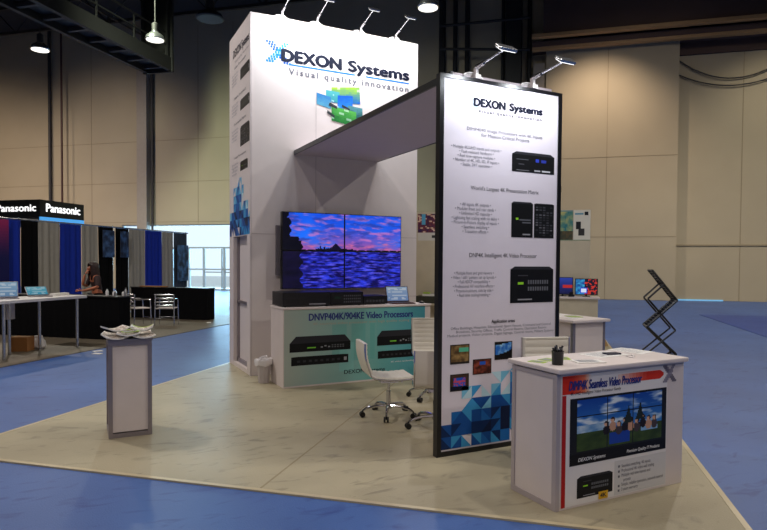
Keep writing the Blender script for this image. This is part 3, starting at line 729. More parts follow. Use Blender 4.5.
# ------------------------------------------------------------------ kiosk counter
kx0, kx1, ky0, ky1, kz = 2.822, 4.072, 3.018, 3.475, .955
kio = thing('kiosk_counter', 'white promotional counter with red and black poster, nearest to the camera', 'counter', (3.447, 3.245, 0))
MB().box(kx0, kx1, ky0, ky1, 0, kz-.04).build('body', white, kio)
b = MB()
for y0, y1 in ((ky0, ky0+.035), (ky1-.035, ky1)): b.box(kx0-.006, kx0+.006, y0, y1, 0, kz-.04)
b.box(kx0-.005, kx0+.006, ky0+.035, ky1-.035, 0, .04); b.box(kx0-.005, kx0+.006, ky0+.035, ky1-.035, kz-.07, kz-.04)
b.box(kx0-.006, kx0+.028, ky0-.004, ky0, 0, kz-.04)
b.build('frame', mat('pale_profile', (178, 168, 170), .4, .2), kio)
MB().box(kx0-.016, kx1+.012, ky0-.035, ky1+.045, kz-.034, kz).build('worktop', white, kio, bevel=.01)
PK = Plane((0, ky0, 0), (1, 0, 0))
b = MB(); rect(b, PK, 2.865, 3.892, .014, .905, (226, 222, 220), .001)
rect(b, PK, 3.36, 3.89, .02, .262, (206, 204, 203), .0016); b.build('poster', PR, kio)
b = MB(); rect(b, PK, 2.866, 2.902, .014, .770, (176, 30, 30), .002); b.build('red_stripe', PR, kio)
def redg(s, t): return mix((206, 44, 26), (240, 150, 110), s*1.6-.5) if s < .8 else mix((240, 150, 110), (226, 222, 220), (s-.8)*5)
picture(PK, 2.866, 3.12, .775, .900, 16, 2, redg, PR, kio, 'red_header', d=.002)
b = MB()
for i in range(12): rect(b, PK, 3.38+.036*i, 3.416+.036*i, .812, .875, mix((228, 200, 190), (206, 50, 28), i/8), .002)
poly(b, PK, [(3.812, .812), (3.85, .835), (3.85, .853), (3.812, .875)], (200, 44, 26), .002); b.build('red_arrow', PR, kio)
xdots(PK, 3.83, 3.99, .778, .905, kio, cols=((110, 104, 118), (140, 134, 146)), k=1.1)
text('DIMP4K Seamless Video Processor', PK, 2.92, 3.62, .800, .862, ink_title, kio, 'title', bold=.045, shear=.25, d=.004)
text('4K UHD Intelligent Video Processor Family', PK, 2.935, 3.41, .760, .788, ink_dark, kio, 'subtitle', shear=.2, d=.004)
b = MB(); rect(b, PK, 2.937, 3.885, .285, .742, (26, 28, 34), .002); rect(b, PK, 2.937, 3.885, .285, .362, (14, 14, 18), .0024); b.build('screen_frame_print', PR, kio)
def park(s, t):
    if abs(s-.336) < .006 or abs(s-.645) < .006 or abs(t-.335) < .008 or abs(t-.67) < .008: return (16, 20, 30)
    for cx_, cy_, w_, h_ in ((.58, .42, .05, .36), (.72, .45, .05, .38)):
        if cy_ < t < cy_+h_ and abs(s-cx_-.03*(t-cy_)) < w_*(1-(t-cy_)/h_): return (34, 44, 40)
    for k in range(9):
        cx_ = .33+k*.072; hy = .47+.035*math.sin(k*2.3)
        if k == 1: hy = .53
        q = ((s-cx_)/.026)**2+((t-hy)/.055)**2
        if q < 1: return (216, 168, 138) if (t < hy+.015 and s < cx_+.012) else (52, 34, 26)
        if ((s-cx_)/.04)**2+((t-hy+.13)/.10)**2 < 1: return ((34, 28, 34), (196, 150, 124), (70, 60, 64))[k % 3]
    if t < .36:
        if .36 < s < .6 and .04 < t < .28: return (30, 66, 160)
        if .74 < s < .95 and .20 < t < .33: return (130, 175, 215)
        return mix((34, 52, 28), (70, 90, 44), nz(s*7, t*7, 3))
    if t < .5 and s < .36: return mix((90, 140, 190), (190, 210, 225), nz(s*8, t*8, 5)*1.3-.2)
    c = mix((60, 130, 200), (22, 70, 160), (t-.36)*1.6); n = nz(s*4, t*7, 8)
    return mix(c, (214, 226, 236), (n-.5)*4) if n > .5 else c
picture(PK, 3.0, 3.835, .376, .727, 96, 48, park, PR, kio, 'screen_picture', d=.003)
text('DEXON Systems', PK, 3.015, 3.27, .300, .332, ink_white, kio, 'logo_lettering', bold=.02, d=.003, shear=.2)
text('Premium Quality IT Products', PK, 3.478, 3.818, .300, .330, ink_white, kio, 'slogan', bold=.02, d=.003, shear=.2)
device(PK, 3.008, 3.343, .055, .205, kio, .10, style=1)
b = MB(); rect(b, PK, 3.208, 3.298, .018, .072, (220, 170, 40), .004); b.build('badge', PR, kio); text('4K', PK, 3.222, 3.284, .030, .060, ink_black, kio, 'badge_lettering', bold=.04, d=.005)
text('Seamless switching, 4K inputs\nProfessional 4K video wall scaling\nMultiple real time layouts and\n   presets\nSimple, reliable operation, network control\n3 years warranty', PK, 3.43, 3.86, .035, .232, ink_grey, kio, 'bullet_text', d=.003)
b = MB()
for z in (.212, .176, .140, .072, .040): rect(b, PK, 3.395, 3.412, z, z+.016, (110, 110, 118), .003)
b.build('bullet_marks', PR, kio)
# things on the kiosk
pc = thing('pen_cup', 'black mesh pen cup full of black pens on the nearest counter', 'pen cup', (2.945, 3.15, kz))
Tp = Matrix.Translation((2.945, 3.15, kz))
MB(Tp).lathe([(.038, 0), (.041, .09), (.044, .094), (.041, .094), (.036, .006), (.001, .006)], 20).build('cup', black, pc, smooth=True)
pens = []
for i in range(8):
    a = i*2*PI/8+.3; t = thing('pen', 'black pen standing in the mesh pen cup on the nearest counter', 'pen', (0, 0, 0), 0, 'pens in the pen cup')
    p0 = Vector((2.945-.02*math.cos(a), 3.15-.02*math.sin(a), kz+.008)); p1 = Vector((2.945+.034*math.cos(a), 3.15+.034*math.sin(a), kz+.118+.012*math.sin(i*2.)))
    t.location = p0
    MB().tube([p0, p0+(p1-p0)*.8], .0062, 8).build('barrel', black, t, smooth=True)
    MB().tube([p0+(p1-p0)*.8, p1], .0075, 8).build('cap', gasket, t, smooth=True)
def sheet(x, y, z, w_, h_, rz, m, name, label, cat, group=None, thick=.002, lines=True, T0=None, prt=None):
    T = (T0 or Matrix()) @ Matrix.Translation((x, y, z)) @ Matrix.Rotation(rz, 4, 'Z')
    o = MB(T).box(-w_/2, w_/2, -h_/2, h_/2, 0, thick).build(name, m)
    tag(o, label, cat, group)
    o.data.transform(T.inverted()); o.matrix_basis = T
    if lines:
        b = MB(); pl = Plane(T @ Vector((0, 0, thick)), T.to_3x3() @ Vector((1, 0, 0)), T.to_3x3() @ Vector((0, 1, 0)))
        for i in range(7):
            y0 = h_*(.36-.11*i); rect(b, pl, -w_*.4, w_*(.38-.12*R.random()), y0-.004, y0+.004, prt or (150, 150, 156), .0005)
        b.build('printed_lines', PR, o)
    return o
sheet(3.03, 3.34, kz, .12, .10, .3, green_paper, 'leaflet', 'lime green leaflet lying behind the pen cup', 'leaflet')
sheet(3.17, 3.34, kz, .10, .12, -.5, green_paper, 'leaflet', 'lime green leaflet lying right of the pen cup', 'leaflet')
sheet(2.90, 3.30, kz, .08, .12, .4, green_paper, 'leaflet', 'lime green leaflet lying left of the pen cup', 'leaflet')
sheet(3.22, 3.14, kz, .21, .13, -.35, paper, 'brochure', 'small stack of white brochures with a red edge right of the pen cup', 'brochure', thick=.008)
sheet(3.60, 3.35, kz, .34, .21, .1, paper, 'document', 'white printed sheet in the middle of the counter top', 'paper')
sheet(3.95, 3.40, kz, .21, .29, .2, paper, 'document', 'white printed sheet near the right end of the counter top', 'paper')
t = MB(Matrix.Translation((3.66, 3.33, kz+.0025)) @ Matrix.Rotation(-.2, 4, 'Z')).box(-.06, .06, -.035, .035, 0, .011).build('card_holder', mat('navy_plastic', (26, 28, 56), .4), bevel=.003); tag(t, 'small dark navy card holder lying on the white printed sheet', 'card holder'); based(t, (3.66, 3.33, kz+.0025))
t = MB().tube([(3.70+.07*math.cos(a*.9)*(.5+.05*a), 3.18+.05*math.sin(a*1.1), kz+.005) for a in [k*.35 for k in range(22)]], .003, 6).build('cable', liner_m, smooth=True); tag(t, 'thin pale cable curled on the counter top near the front edge', 'cable'); based(t, (3.70, 3.18, kz))

# ------------------------------------------------------------------ podium with papers
px0, px1, py0, py1, pz = .246, .624, 6.085, 6.52, .92
pod = thing('podium', 'narrow pale pedestal stand on the left of the beige carpet', 'podium', (.43, 6.27, 0))
b = MB(); fwd = .036
for x in (px0, px1-fwd):
    for y in (py0, py1-fwd): b.box(x, x+fwd, y, y+fwd, 0, pz-.02)
for z0, z1 in ((0, .04), (pz-.06, pz-.02)):
    b.box(px0+fwd, px1-fwd, py0, py0+.02, z0, z1); b.box(px0+fwd, px1-fwd, py1-.02, py1, z0, z1)
    b.box(px0, px0+.02, py0+fwd, py1-fwd, z0, z1); b.box(px1-.02, px1, py0+fwd, py1-fwd, z0, z1)
b.build('frame', alu, pod)
MB().box(px0+.016, px1-.016, py0+.014, py1-.014, .05, pz-.05).build('panel', white, pod)
MB().box(px0-.006, px1+.006, py0-.006, py1+.006, pz-.02, pz).build('top', alu, pod)
k = 0
LT = ['bottom layer at the front left', 'middle layer at the front centre', 'bottom layer at the front right', 'bottom layer at the back left', 'middle layer at the back centre', 'bottom layer at the back right', 'topmost on the left, its left edge curling up', 'topmost on the right, its right edge curling up']
def magazine(x, y, z, w_, h_, rz, curl, label, seed):
    T = Matrix.Translation((x, y, z)) @ Matrix.Rotation(rz, 4, 'Z'); n, m_ = 8, 3; th = .012
    def zz(s): return curl*((s-.5)*2)**2 if curl > 0 else -curl*max(0, s-.3)**2*1.6
    vs = []; fs = []
    for lay in (0, 1):
        for j in range(m_+1):
            for i in range(n+1): vs.append(((i/n-.5)*w_, (j/m_-.5)*h_, zz(i/n)+lay*th))
    L = (n+1)*(m_+1)
    for j in range(m_):
        for i in range(n):
            k_ = j*(n+1)+i; fs.append((k_, k_+n+1, k_+n+2, k_+1)); fs.append((L+k_, L+k_+1, L+k_+n+2, L+k_+n+1))
    for j in range(m_):
        for i in (0, n):
            k_ = j*(n+1)+i; fs.append((k_, L+k_, L+k_+n+1, k_+n+1) if i == 0 else (k_, k_+n+1, L+k_+n+1, L+k_))
    for i in range(n):
        for j in (0, m_):
            k_ = j*(n+1)+i; fs.append((k_, k_+1, L+k_+1, L+k_) if j == 0 else (k_, L+k_, L+k_+1, k_+1))
    o = MB(T).add(vs, fs).build('magazine', paper); tag(o, label, 'magazine', 'magazines on the pedestal')
    o.data.transform(T.inverted()); o.matrix_basis = T
    b = MB(T); nx_, ny_ = 16, 20
    for j in range(ny_):
        for i in range(nx_):
            s0, s1, t0, t1 = .03+.94*i/nx_, .03+.94*(i+1)/nx_, .03+.94*j/ny_, .03+.94*(j+1)/ny_
            q = nz(s0*7, t0*9, seed); c = (226, 216, 202) if q > .5 else ((150, 118, 98) if q > .40 else (96, 76, 66))
            if j % 4 == 3: c = (222, 214, 204)
            if seed % 3 == 1 and t0 > .72: c = (164, 190, 54)
            b.add([((a_-.5)*w_, (b_-.5)*h_, zz(a_)+th+.0012) for a_, b_ in ((s0, t0), (s1, t0), (s1, t1), (s0, t1))], [(0, 1, 2, 3)], c)
    b.build('cover_print', PR, o)
for i, (x, y, rz, z, cu) in enumerate(((.31, 6.17, .12, 0, .022), (.43, 6.17, -.15, .03, .02), (.55, 6.17, .08, 0, .022), (.31, 6.41, -.16, .001, .022), (.43, 6.42, .12, .031, .022), (.55, 6.41, -.08, .001, .022), (.315, 6.29, .25, .062, .03), (.555, 6.28, -.14, .062, .032))):
    magazine(x, y, pz+z, .20, .25 if i % 2 else .22, rz, cu, 'magazine on the pedestal, ' + LT[i], i)
sheet(.44, 6.12, pz+.066, .16, .07, .25, green_paper, 'leaflet', 'lime green leaflet at the front of the pedestal top', 'leaflet')
sheet(.43, 6.45, pz+.067, .20, .06, -.1, green_paper, 'leaflet', 'lime green leaflet at the back of the pedestal top', 'leaflet')

# ------------------------------------------------------------------ office chairs (face local -y)
def make_chair(H_, label):
    t = thing('office_chair', label, 'chair')
    dz = H_-.86
    pts = []
    # shell path: seat front -> rear -> up the back, as (y, z)
    for i in range(41):
        s = i/40
        if s < .42:
            q = s/.42; y = -.23+.40*q; z = .475-.022*math.sin(q*PI)-.01*q+(-.02*(1-q)**4)
        elif s < .58:
            q = (s-.42)/.16; a = q*PI/2*.9; y = .17+.085*math.sin(a); z = .465+.085*(1-math.cos(a))
        else:
            q = (s-.58)/.42; y = .254+.055*q+.02*math.sin(q*PI); z = .538+.322*q
            z += dz*.45*q
        pts.append(Vector((0, y, z+dz*.55)))
    def shell(i0, i1, name):
        b = MB(); n = (i1-i0)*4; P = []
        for k in range(n+1):
            f = i0+k/4; i = min(int(f), 39); p = pts[i].lerp(pts[i+1], f-i); d = (pts[min(i+1, 40)]-pts[max(i-1, 0)]).normalized()
            P.append((p, Vector((0, -d.z, d.y)), f))
        vs = []; fs = []; xs = [-.215, -.20, -.1, 0, .1, .20, .215]
        for p, nn, f in P:
            rib = abs(math.sin(f*PI/2.6))**.4
            for x in xs:
                e = .35 if abs(x) > .21 else 1
                vs.append(p+nn*(.022+.007*rib)*e+Vector((x, 0, 0)))
            for x in xs: vs.append(p-nn*.010+Vector((x, 0, 0)))
        m_ = len(xs)*2
        for k in range(n):
            for j in range(len(xs)-1):
                a = k*m_+j; fs.append((a, a+1, a+m_+1, a+m_)); c = a+len(xs); fs.append((c, c+m_, c+m_+1, c+1))
            a = k*m_; c = a+len(xs); fs.append((a, a+m_, c+m_, c)); a += len(xs)-1; c += len(xs)-1; fs.append((a, c, c+m_, a+m_))
        for k in (0, n):
            for j in range(len(xs)-1):
                a = k*m_+j; c = a+len(xs); fs.append((a, c, c+1, a+1) if k == 0 else (a, a+1, c+1, c))
        b.add(vs, fs); b.build(name, leather, t, smooth=True, local=True)
    shell(0, 18, 'seat'); shell(18, 40, 'backrest')
    for x in (-.222, .222):
        b = MB(); b.tube([p+Vector((x, 0, 0)) for p in pts], .0095, 8); b.build('side_rail', chrome, t, smooth=True, local=True)
    b = MB(); zz = .455+dz*.55
    b.tube([pts[6]+Vector((-.22, 0, -.012)), pts[6]+Vector((.22, 0, -.012))], .011, 8); b.tube([pts[14]+Vector((-.22, 0, -.012)), pts[14]+Vector((.22, 0, -.012))], .011, 8)
    b.box(-.08, .08, pts[6].y, pts[14].y, pts[10].z-.05, pts[10].z-.022); b.build('seat_plate', chrome, t, smooth=True, local=True)
    b = MB(); b.tube([(0, 0, .10), (0, 0, .27)], .026, 12); b.tube([(0, 0, .26), (0, 0, pts[10].z-.03)], .016, 12); b.build('gas_lift', chrome, t, smooth=True, local=True)
    b = MB(); b.tube([(0, 0, .08), (0, 0, .135)], .036, 12); b.build('hub', chrome, t, smooth=True, local=True)
    for k in range(5):
        a = 2*PI*k/5+.3; c, s_ = math.cos(a), math.sin(a)
        b = MB(); b.tube([(.02*c, .02*s_, .112), (.14*c, .14*s_, .112), (.24*c, .24*s_, .092), (.285*c, .285*s_, .066)], .019, 8, r2=.011)
        lg = b.build('leg', chrome, t, smooth=True, local=True)
        b = MB(); q = Vector((-s_, c, 0)); p = Vector((.288*c, .288*s_, .029))
        for sg in (-1, 1): b.tube([p+q*(sg*.008), p+q*(sg*.026)], .029, 14)
        b.tube([(.285*c, .285*s_, .03), (.285*c, .285*s_, .07)], .008, 6)
        b.build('castor', black, lg, smooth=True, local=True)
    return t
z0 = 0
c1 = make_chair(.81, 'white ribbed office chair seen from the side in front of the teal counter'); c1.location = (2.98, 5.74, z0); c1.rotation_euler = (0, 0, rad(77)); c1['group'] = 'white office chairs'
c2 = dup(c1, (3.20, 5.14, z0), rad(152), 'white office chair with its back turned, half hidden behind the banner panel', 'white office chairs')
c3 = make_chair(.95, 'high white office chair standing behind the back-turned chair'); c3.location = (3.85, 6.27, z0); c3.rotation_euler = (0, 0, rad(-24)); c3['group'] = 'white office chairs'
c4 = make_chair(1.0, 'white ribbed office chair tucked behind the nearest counter'); c4.location = (3.60, 3.80, z0); c4.rotation_euler = (0, 0, rad(-16)); c4['group'] = 'white office chairs'

# ------------------------------------------------------------------ literature rack (hall plane v = 6.4)
rk = thing('brochure_rack', 'black folding zigzag brochure rack at the right edge of the carpet', 'brochure rack', W(1.07, 6.4, 0), rad(-42.003))
L_, R_ = .943, 1.205
tz = [1.594, 1.305, 1.048, .79, .53, .27]
for i in range(5):
    a = (.979 if i == 0 else (L_ if i % 2 == 0 else R_)); c = (R_ if i % 2 == 0 else L_)
    pa, pc_ = Vector((a, 0, tz[i])), Vector((c, 0, tz[i+1])); d = (pc_-pa).normalized(); n_ = Vector((d.z, 0, -d.x))
    if n_.z > 0: n_ = -n_
    b = MB(HALL)
    for sg in (-1, 1):
        y = 6.4+sg*.115
        b.tube([(pa.x, y, pa.z), (pc_.x, y, pc_.z)], .012, 6)
    b.tube([(pa.x, 6.285, pa.z), (pa.x, 6.515, pa.z)], .007, 6); b.tube([(pc_.x, 6.285, pc_.z), (pc_.x, 6.515, pc_.z)], .009, 6)
    for k in range(1, 12):
        q = pa.lerp(pc_, k/12); b.tube([(q.x, 6.285, q.z), (q.x, 6.515, q.z)], .0045, 5)
    for k in range(1, 5):
        y = 6.285+.046*k; b.tube([(pa.x, y, pa.z), (pc_.x, y, pc_.z)], .004, 5)
    b.build('tray', black, rk, smooth=True)
bz_ = [1.462, 1.318, 1.02, .79, .50, .27, .02]; bxs = [1.087, L_, R_-.012, L_, R_, L_, R_]
for i in range(6):
    for sg in (-1, 1): MB(HALL).tube([(bxs[i], 6.4+sg*.13, bz_[i]), (bxs[i+1], 6.4+sg*.13, bz_[i+1])], .0095, 6).build('scissor_bar', black, rk, smooth=True)
b = MB(HALL)
b.tube([(.93, 6.27, .022), (1.22, 6.27, .022)], .009, 6); b.tube([(.93, 6.53, .022), (1.22, 6.53, .022)], .009, 6)
b.tube([(1.20, 6.27, .022), (1.20, 6.53, .022)], .009, 6); b.tube([(L_, 6.27, .022), (L_, 6.53, .022)], .009, 6)
b.tube([(L_, 6.285, .27), (R_, 6.285, .022)], .007, 6); b.tube([(L_, 6.515, .27), (R_, 6.515, .022)], .007, 6); b.tube([(R_, 6.4, .27), (L_, 6.4, .022)], .007, 6)
b.build('base_frame', black, rk, smooth=True)

# ------------------------------------------------------------------ second display behind the panel (hall axes)
HR = rad(-42.003)
dw = thing('display_wall', 'low cream exhibition wall standing behind the black-framed banner panel', 'display wall', W(-.8, 11.06, 0), HR)
MB(HALL).box(-2.42, .72, 11.0, 11.12, 0, 2.585).build('wall_board', cabinet_cream, dw)
PW = Plane(W(0, 11.0, 0), W(1, 0, 0))
def posterA(s, t):
    if t < .28: return (206, 204, 196) if not (.35 < s < .5 and .08 < t < .2) else (60, 60, 60)
    if abs(s-.16) < .05 and t > .6: return (90, 170, 210)
    n = nz(s*9, t*9, 3); return mix((40, 30, 90), (150, 70, 60), n*1.6-.2) if n < .66 else (220, 190, 170)
picture(PW, -2.32, -1.60, 2.06, 2.55, 30, 20, posterA, PR, dw, 'poster', label='dark blue and red poster at the left end of the cream wall')
def posterB(s, t):
    if t > .94: return (120, 150, 150)
    if t < .3: return mix((40, 60, 60), (110, 90, 60), nz(s*7, t*7, 5))
    n = nz(s*5, t*5, 6); return mix((50, 120, 130), (200, 190, 120), n*1.5-.3)
picture(PW, .02, .43, 2.065, 2.58, 18, 20, posterB, PR, dw, 'poster', label='teal and green poster on the cream wall')
b = MB(); rect(b, PW, .44, .715, 2.065, 2.58, (222, 220, 206), .001); rect(b, PW, .48, .56, 2.25, 2.38, (36, 40, 44), .002); rect(b, PW, .52, .62, 2.14, 2.26, (60, 60, 60), .002); rect(b, PW, .62, .68, 2.49, 2.55, (30, 34, 40), .002); rect(b, PW, .46, .60, 2.50, 2.53, (110, 160, 180), .002); rect(b, PW, -.02, .72, 2.055, 2.066, (120, 150, 120), .002)
b.build('poster', PR, dw, label='white product poster at the right end of the cream wall')
lc = thing('low_cabinet', 'low cream cabinet against the cream wall, carrying small monitors', 'cabinet', W(.3, 10.85, 0), HR)
MB(HALL).box(-.6, .83, 10.62, 10.99, 0, 1.06).build('body', cabinet_cream, lc)
MB(HALL).box(-.62, .86, 10.60, 10.995, 1.06, 1.09).build('worktop', white, lc)
def small_monitor(u, v, z, w_, h_, label, fn, tilt=0):
    loc = W(u, v, z); t = thing('monitor', label, 'monitor', loc, HR+tilt)
    T = Matrix.Translation(loc) @ Matrix.Rotation(HR+tilt, 4, 'Z')
    MB(T).box(-w_/2, w_/2, 0, .03, .03, .03+h_).build('housing', black, t, bevel=.004)
    MB(T).box(-.06, .06, -.03, .06, 0, .01).build('stand', black, t); MB(T).box(-.015, .015, .028, .04, .01, .1).build('neck', black, t)
    pl = Plane(T @ Vector((0, 0, .03)), T.to_3x3() @ Vector((1, 0, 0)))
    picture(pl, -w_/2+.012, w_/2-.012, .012, h_-.012, 24, 16, fn, SCR, t, 'screen', d=.001)
def mon1(s, t):
    if .2 < s < .55 and .05 < t < .45: return (210, 220, 240) if .27 < s < .48 and .15 < t < .35 else (30, 60, 200)
    if s < .4: return mix((20, 60, 130), (60, 170, 210), nz(s*6, t*6, 2)*1.5-.3)
    return (190, 50, 40) if nz(s*7, t*7, 4) > .55 else (24, 24, 40)
small_monitor(.655, 10.80, 1.09, .37, .28, 'small monitor with red and blue picture on the low cabinet, right one', mon1)
small_monitor(.27, 10.82, 1.09, .34, .30, 'small dark monitor on the low cabinet, partly behind the banner panel', lambda s, t: (170, 40, 40) if .35 < t < .55 and s > .5 else mix((14, 18, 60), (40, 60, 150), t))
t = MB(HALL).box(.36, .46, 10.68, 10.78, 1.09, 1.13).tube([(.41, 10.73, 1.13), (.41, 10.73, 1.17)], .03, 10, col=None).build('joystick_box', black, bevel=0); tag(t, 'small black controller box between the two small monitors', 'controller'); based(t, W(.41, 10.73, 1.09))
dk = thing('side_shelf', 'narrow pale shelf on the cream wall just right of the tower', 'shelf', W(-2.0, 10.85, 0), HR)
MB(HALL).box(-2.40, -1.55, 10.62, 10.99, .89, .92).build('shelf_board', cabinet_cream, dk); MB(HALL).box(-2.30, -1.65, 10.90, 10.99, 0, .89).build('support', cabinet_cream, dk)
t = MB(HALL).box(-2.28, -1.75, 10.66, 10.93, .92, 1.05).build('flat_device', mat('dark_olive_case', (48, 50, 40), .5), bevel=.01); tag(t, 'flat dark device on the shelf right of the teal counter', 'device'); based(t, W(-2, 10.8, .92))
sheet(-2.0, 10.80, 1.05, .34, .2, .1, paper, 'document', 'white papers lying on the flat dark device', 'paper', T0=HALL, thick=.035)
t = MB(HALL).box(-2.16, -2.04, 10.74, 10.84, 1.087, 1.115).build('small_pouch', green_paper, bevel=.008); tag(t, 'small green pouch lying on the white papers', 'pouch'); based(t, W(-2.1, 10.79, 1.087))
# second white counter
k2 = thing('promotional_counter', 'white counter with leaflets behind the right edge of the banner panel', 'counter', (5.75, 6.1, 0))
MB().box(5.48, 6.02, 5.60, 6.85, 0, .915).build('body', white, k2)
for q in ((5.474, 5.515, 5.594, 5.6), (5.99, 6.026, 5.594, 5.6), (5.474, 5.48, 5.6, 5.635)): MB().box(*q, 0, .915).build('edge_profile', alu, k2)
MB().box(5.43, 6.07, 5.55, 6.90, .915, .95).build('worktop', white, k2, bevel=.008)
for i, (x, y, rz) in enumerate(((5.66, 5.78, .2), (5.86, 5.98, -.3), (5.68, 6.15, .5), (5.9, 6.32, .1))):
    sheet(x, y, .95, .16, .22, rz, green_paper if i == 1 else paper, 'leaflet', ('white leaflet at the near end of the rear counter', 'green leaflet on the rear counter', 'turned white leaflet in the middle of the rear counter', 'white leaflet at the far end of the rear counter')[i], 'leaflet', 'leaflets on the rear counter', thick=.004)
t = MB(HALL).add([(1.02, 12.6, 0), (1.22, 12.9, 0), (1.05, 13.4, 0), (1.02, 12.6, .42), (1.05, 13.4, .42)], [(0, 1, 3), (0, 3, 4, 2), (1, 2, 4), (1, 4, 3), (0, 2, 1)]).build('board_offcut', wood_edge); tag(t, 'tan wedge of board standing behind the rear counter', 'board'); based(t, W(1.08, 13, 0))

# ------------------------------------------------------------------ neighbouring stand on the left (hall axes)
fr_ = thing('drape_stand', 'steel pipe frame carrying the row of coloured drapes at left', 'drape frame', W(-13.0, 15.9, 0), HR)
MB(HALL).tube([(-13.04, 11.6, 2.695), (-13.04, 20.0, 2.695)], .022, 8).build('cross_bar', steel, fr_, smooth=True)
for v in (12.505, 15.97, 19.95):
    b = MB(HALL); b.tube([(-13.07, v, .012), (-13.07, v, 2.74)], .018, 8); b.box(-13.24, -12.9, v-.012, v+.012, 0, .003); b.build('upright', steel, fr_, smooth=True)
K = 1.3
def drape(v0, v1, m, label, zb=.02, zt=2.44, u=-9.98):
    v0, v1 = v0*K, v1*K; zt = 2.67; u = -13.0; zb = .004
    b = MB(HALL); n = max(8, int((v1-v0)/.028)); vs = []; fs = []
    for i in range(n+1):
        v = v0+(v1-v0)*i/n; w_ = math.sin((v)*2*PI/.19)*.5+math.sin(v*2*PI/.31+1)*.5
        for z, a in ((zb, .038), (zt*.6, .03), (zt-.06, .014), (zt, .008)):
            vs.append((u+w_*a+.004, v, z)); vs.append((u+w_*a-.004, v, z))
    for i in range(n):
        a = i*8; c = a+8
        for j in range(3):
            fs.append((a+2*j, c+2*j, c+2*j+2, a+2*j+2)); fs.append((a+2*j+1, a+2*j+3, c+2*j+3, c+2*j+1))
        fs.append((a+6, c+6, c+7, a+7)); fs.append((a, a+1, c+1, c))
    fs.append((0, 2, 4, 6, 7, 5, 3, 1)); e = n*8; fs.append((e, e+1, e+3, e+5, e+7, e+6, e+4, e+2))
    b.add(vs, fs); o = b.build('drape', m, smooth=True); tag(o, label, 'drape', 'hanging drapes of the left stand'); based(o, W(u, (v0+v1)/2, zb))
for v0, v1, m, lab in ((9.29, 9.61, drape_blue, 'blue drape nearest to the left picture edge'), (9.63, 10.02, drape_black, 'black drape between the leftmost blue and grey drapes'),
        (10.04, 10.60, drape_grey, 'grey drape between a black and a blue drape'), (10.62, 11.21, drape_blue, 'blue drape behind the end of the white table'),
        (11.23, 11.71, drape_grey, 'grey drape just right of the seated person'), (11.73, 12.24, drape_black, 'black drape left of a thin pole, with a blue board on it'),
        (12.32, 12.79, drape_black, 'black drape right of a thin pole'), (12.81, 13.41, drape_grey, 'grey drape left of the bright blue one above the black counter'),
        (13.43, 14.12, drape_blue, 'bright blue drape hanging above the black counter'), (14.14, 14.62, drape_grey, 'narrow grey drape right of the bright blue one'),
        (14.66, 15.28, drape_slate, 'dark slate drape at the right end of the row')):
    drape(v0, v1, m, lab.replace('seated', 'dark-haired'))
def flat_board(v0, v1, zb, zt, fn, label, u=-12.90, nx=16, ny=24, name='hanging_board'):
    v0, v1, zb, zt = v0*K, v1*K, max(.92, 1.65+(zb-1.65)*K), 1.65+(zt-1.65)*K
    o = MB(HALL).box(u-.012, u, v0, v1, zb, zt).build(name, gasket); tag(o, label, 'banner'); based(o, W(u, (v0+v1)/2, zb))
    pl = Plane(W(u, 0, 0), W(0, 1, 0)); picture(pl, v0, v1, zb, zt, nx, ny, fn, PR, o, 'print', d=.001)
    return o
flat_board(11.80, 12.2, 1.73, 2.36, lambda s, t: mix((20, 34, 60), (74, 110, 160), nz(s*3, t*5, 2)*1.6-.3), 'added dark blue board for the see-through gap left of the thin pole')  # added board standing in for a view between the drapes
flat_board(12.40, 12.7, 1.73, 2.36, lambda s, t: mix((16, 28, 50), (60, 96, 146), nz(s*3, t*5, 8)*1.6-.3), 'added dark blue board for the see-through gap right of the thin pole')  # second added board, for the gap beyond the pole
flat_board(14.72, 15.25, 1.0, 2.1, lambda s, t: mix((40, 56, 74), (90, 140, 190), nz(s*3, t*5, 12)*2-.6), 'blue grey window light painted on the slate drape')  # window light and reflection put into the board's colours
flat_board(8.55, 9.27, .9, 2.42, lambda s, t: mix((22, 24, 84), (150, 40, 96), (t-.45)*2), 'purple banner fading to dark blue at the left picture edge')
for v in (8.6, 9.2):
    pass
b = MB(HALL); b.box(-12.915, -12.895, 11.2, 11.23, .012, .92); b.box(-12.915, -12.895, 11.9, 11.93, .012, .92); b.box(-13.1, -12.7, 11.15, 12.0, 0, .012)
o = b.build('banner_stand', dark_steel); tag(o, 'dark stand legs carrying the purple banner', 'stand'); based(o, W(-12.9, 11.5, 0))
# overhead illuminated sign of the stand behind
sg = thing('overhead_sign', 'black box sign with glowing white company lettering above the drapes', 'sign', W(-18.4, 18, 2.6), HR)
MB(HALL).box(-20.6, -16.85, 17.0, 19.04, 3.15, 3.74).build('sign_box', black, sg)
MB(HALL).box(-20.6, -16.9, 17.05, 19.0, 2.92, 3.15).build('grey_fascia', gasket, sg); 
o = MB(HALL).box(-16.9, -16.84, 17.02, 19.04, 2.92, 3.15).build('blue_strip', sign_blue, sg)
b = MB(HALL)
for u, v in ((-20.4, 17.3), (-17.2, 17.3), (-17.2, 18.8), (-20.4, 18.8)): b.box(u-.1, u+.1, v-.1, v+.1, 0, 2.92)
b.build('post', black, sg)
PA = Plane(W(0, 17.0, 0), W(1, 0, 0)); PB = Plane(W(-16.85, 0, 0), W(0, 1, 0))
text('Panasonic', PA, -18.72, -17.0, 3.34, 3.58, sign_glow, sg, 'glowing_lettering', bold=.05, d=.01)
text('Panasonic', PB, 17.25, 18.85, 3.34, 3.62, sign_glow, sg, 'glowing_lettering', bold=.05, d=.01)
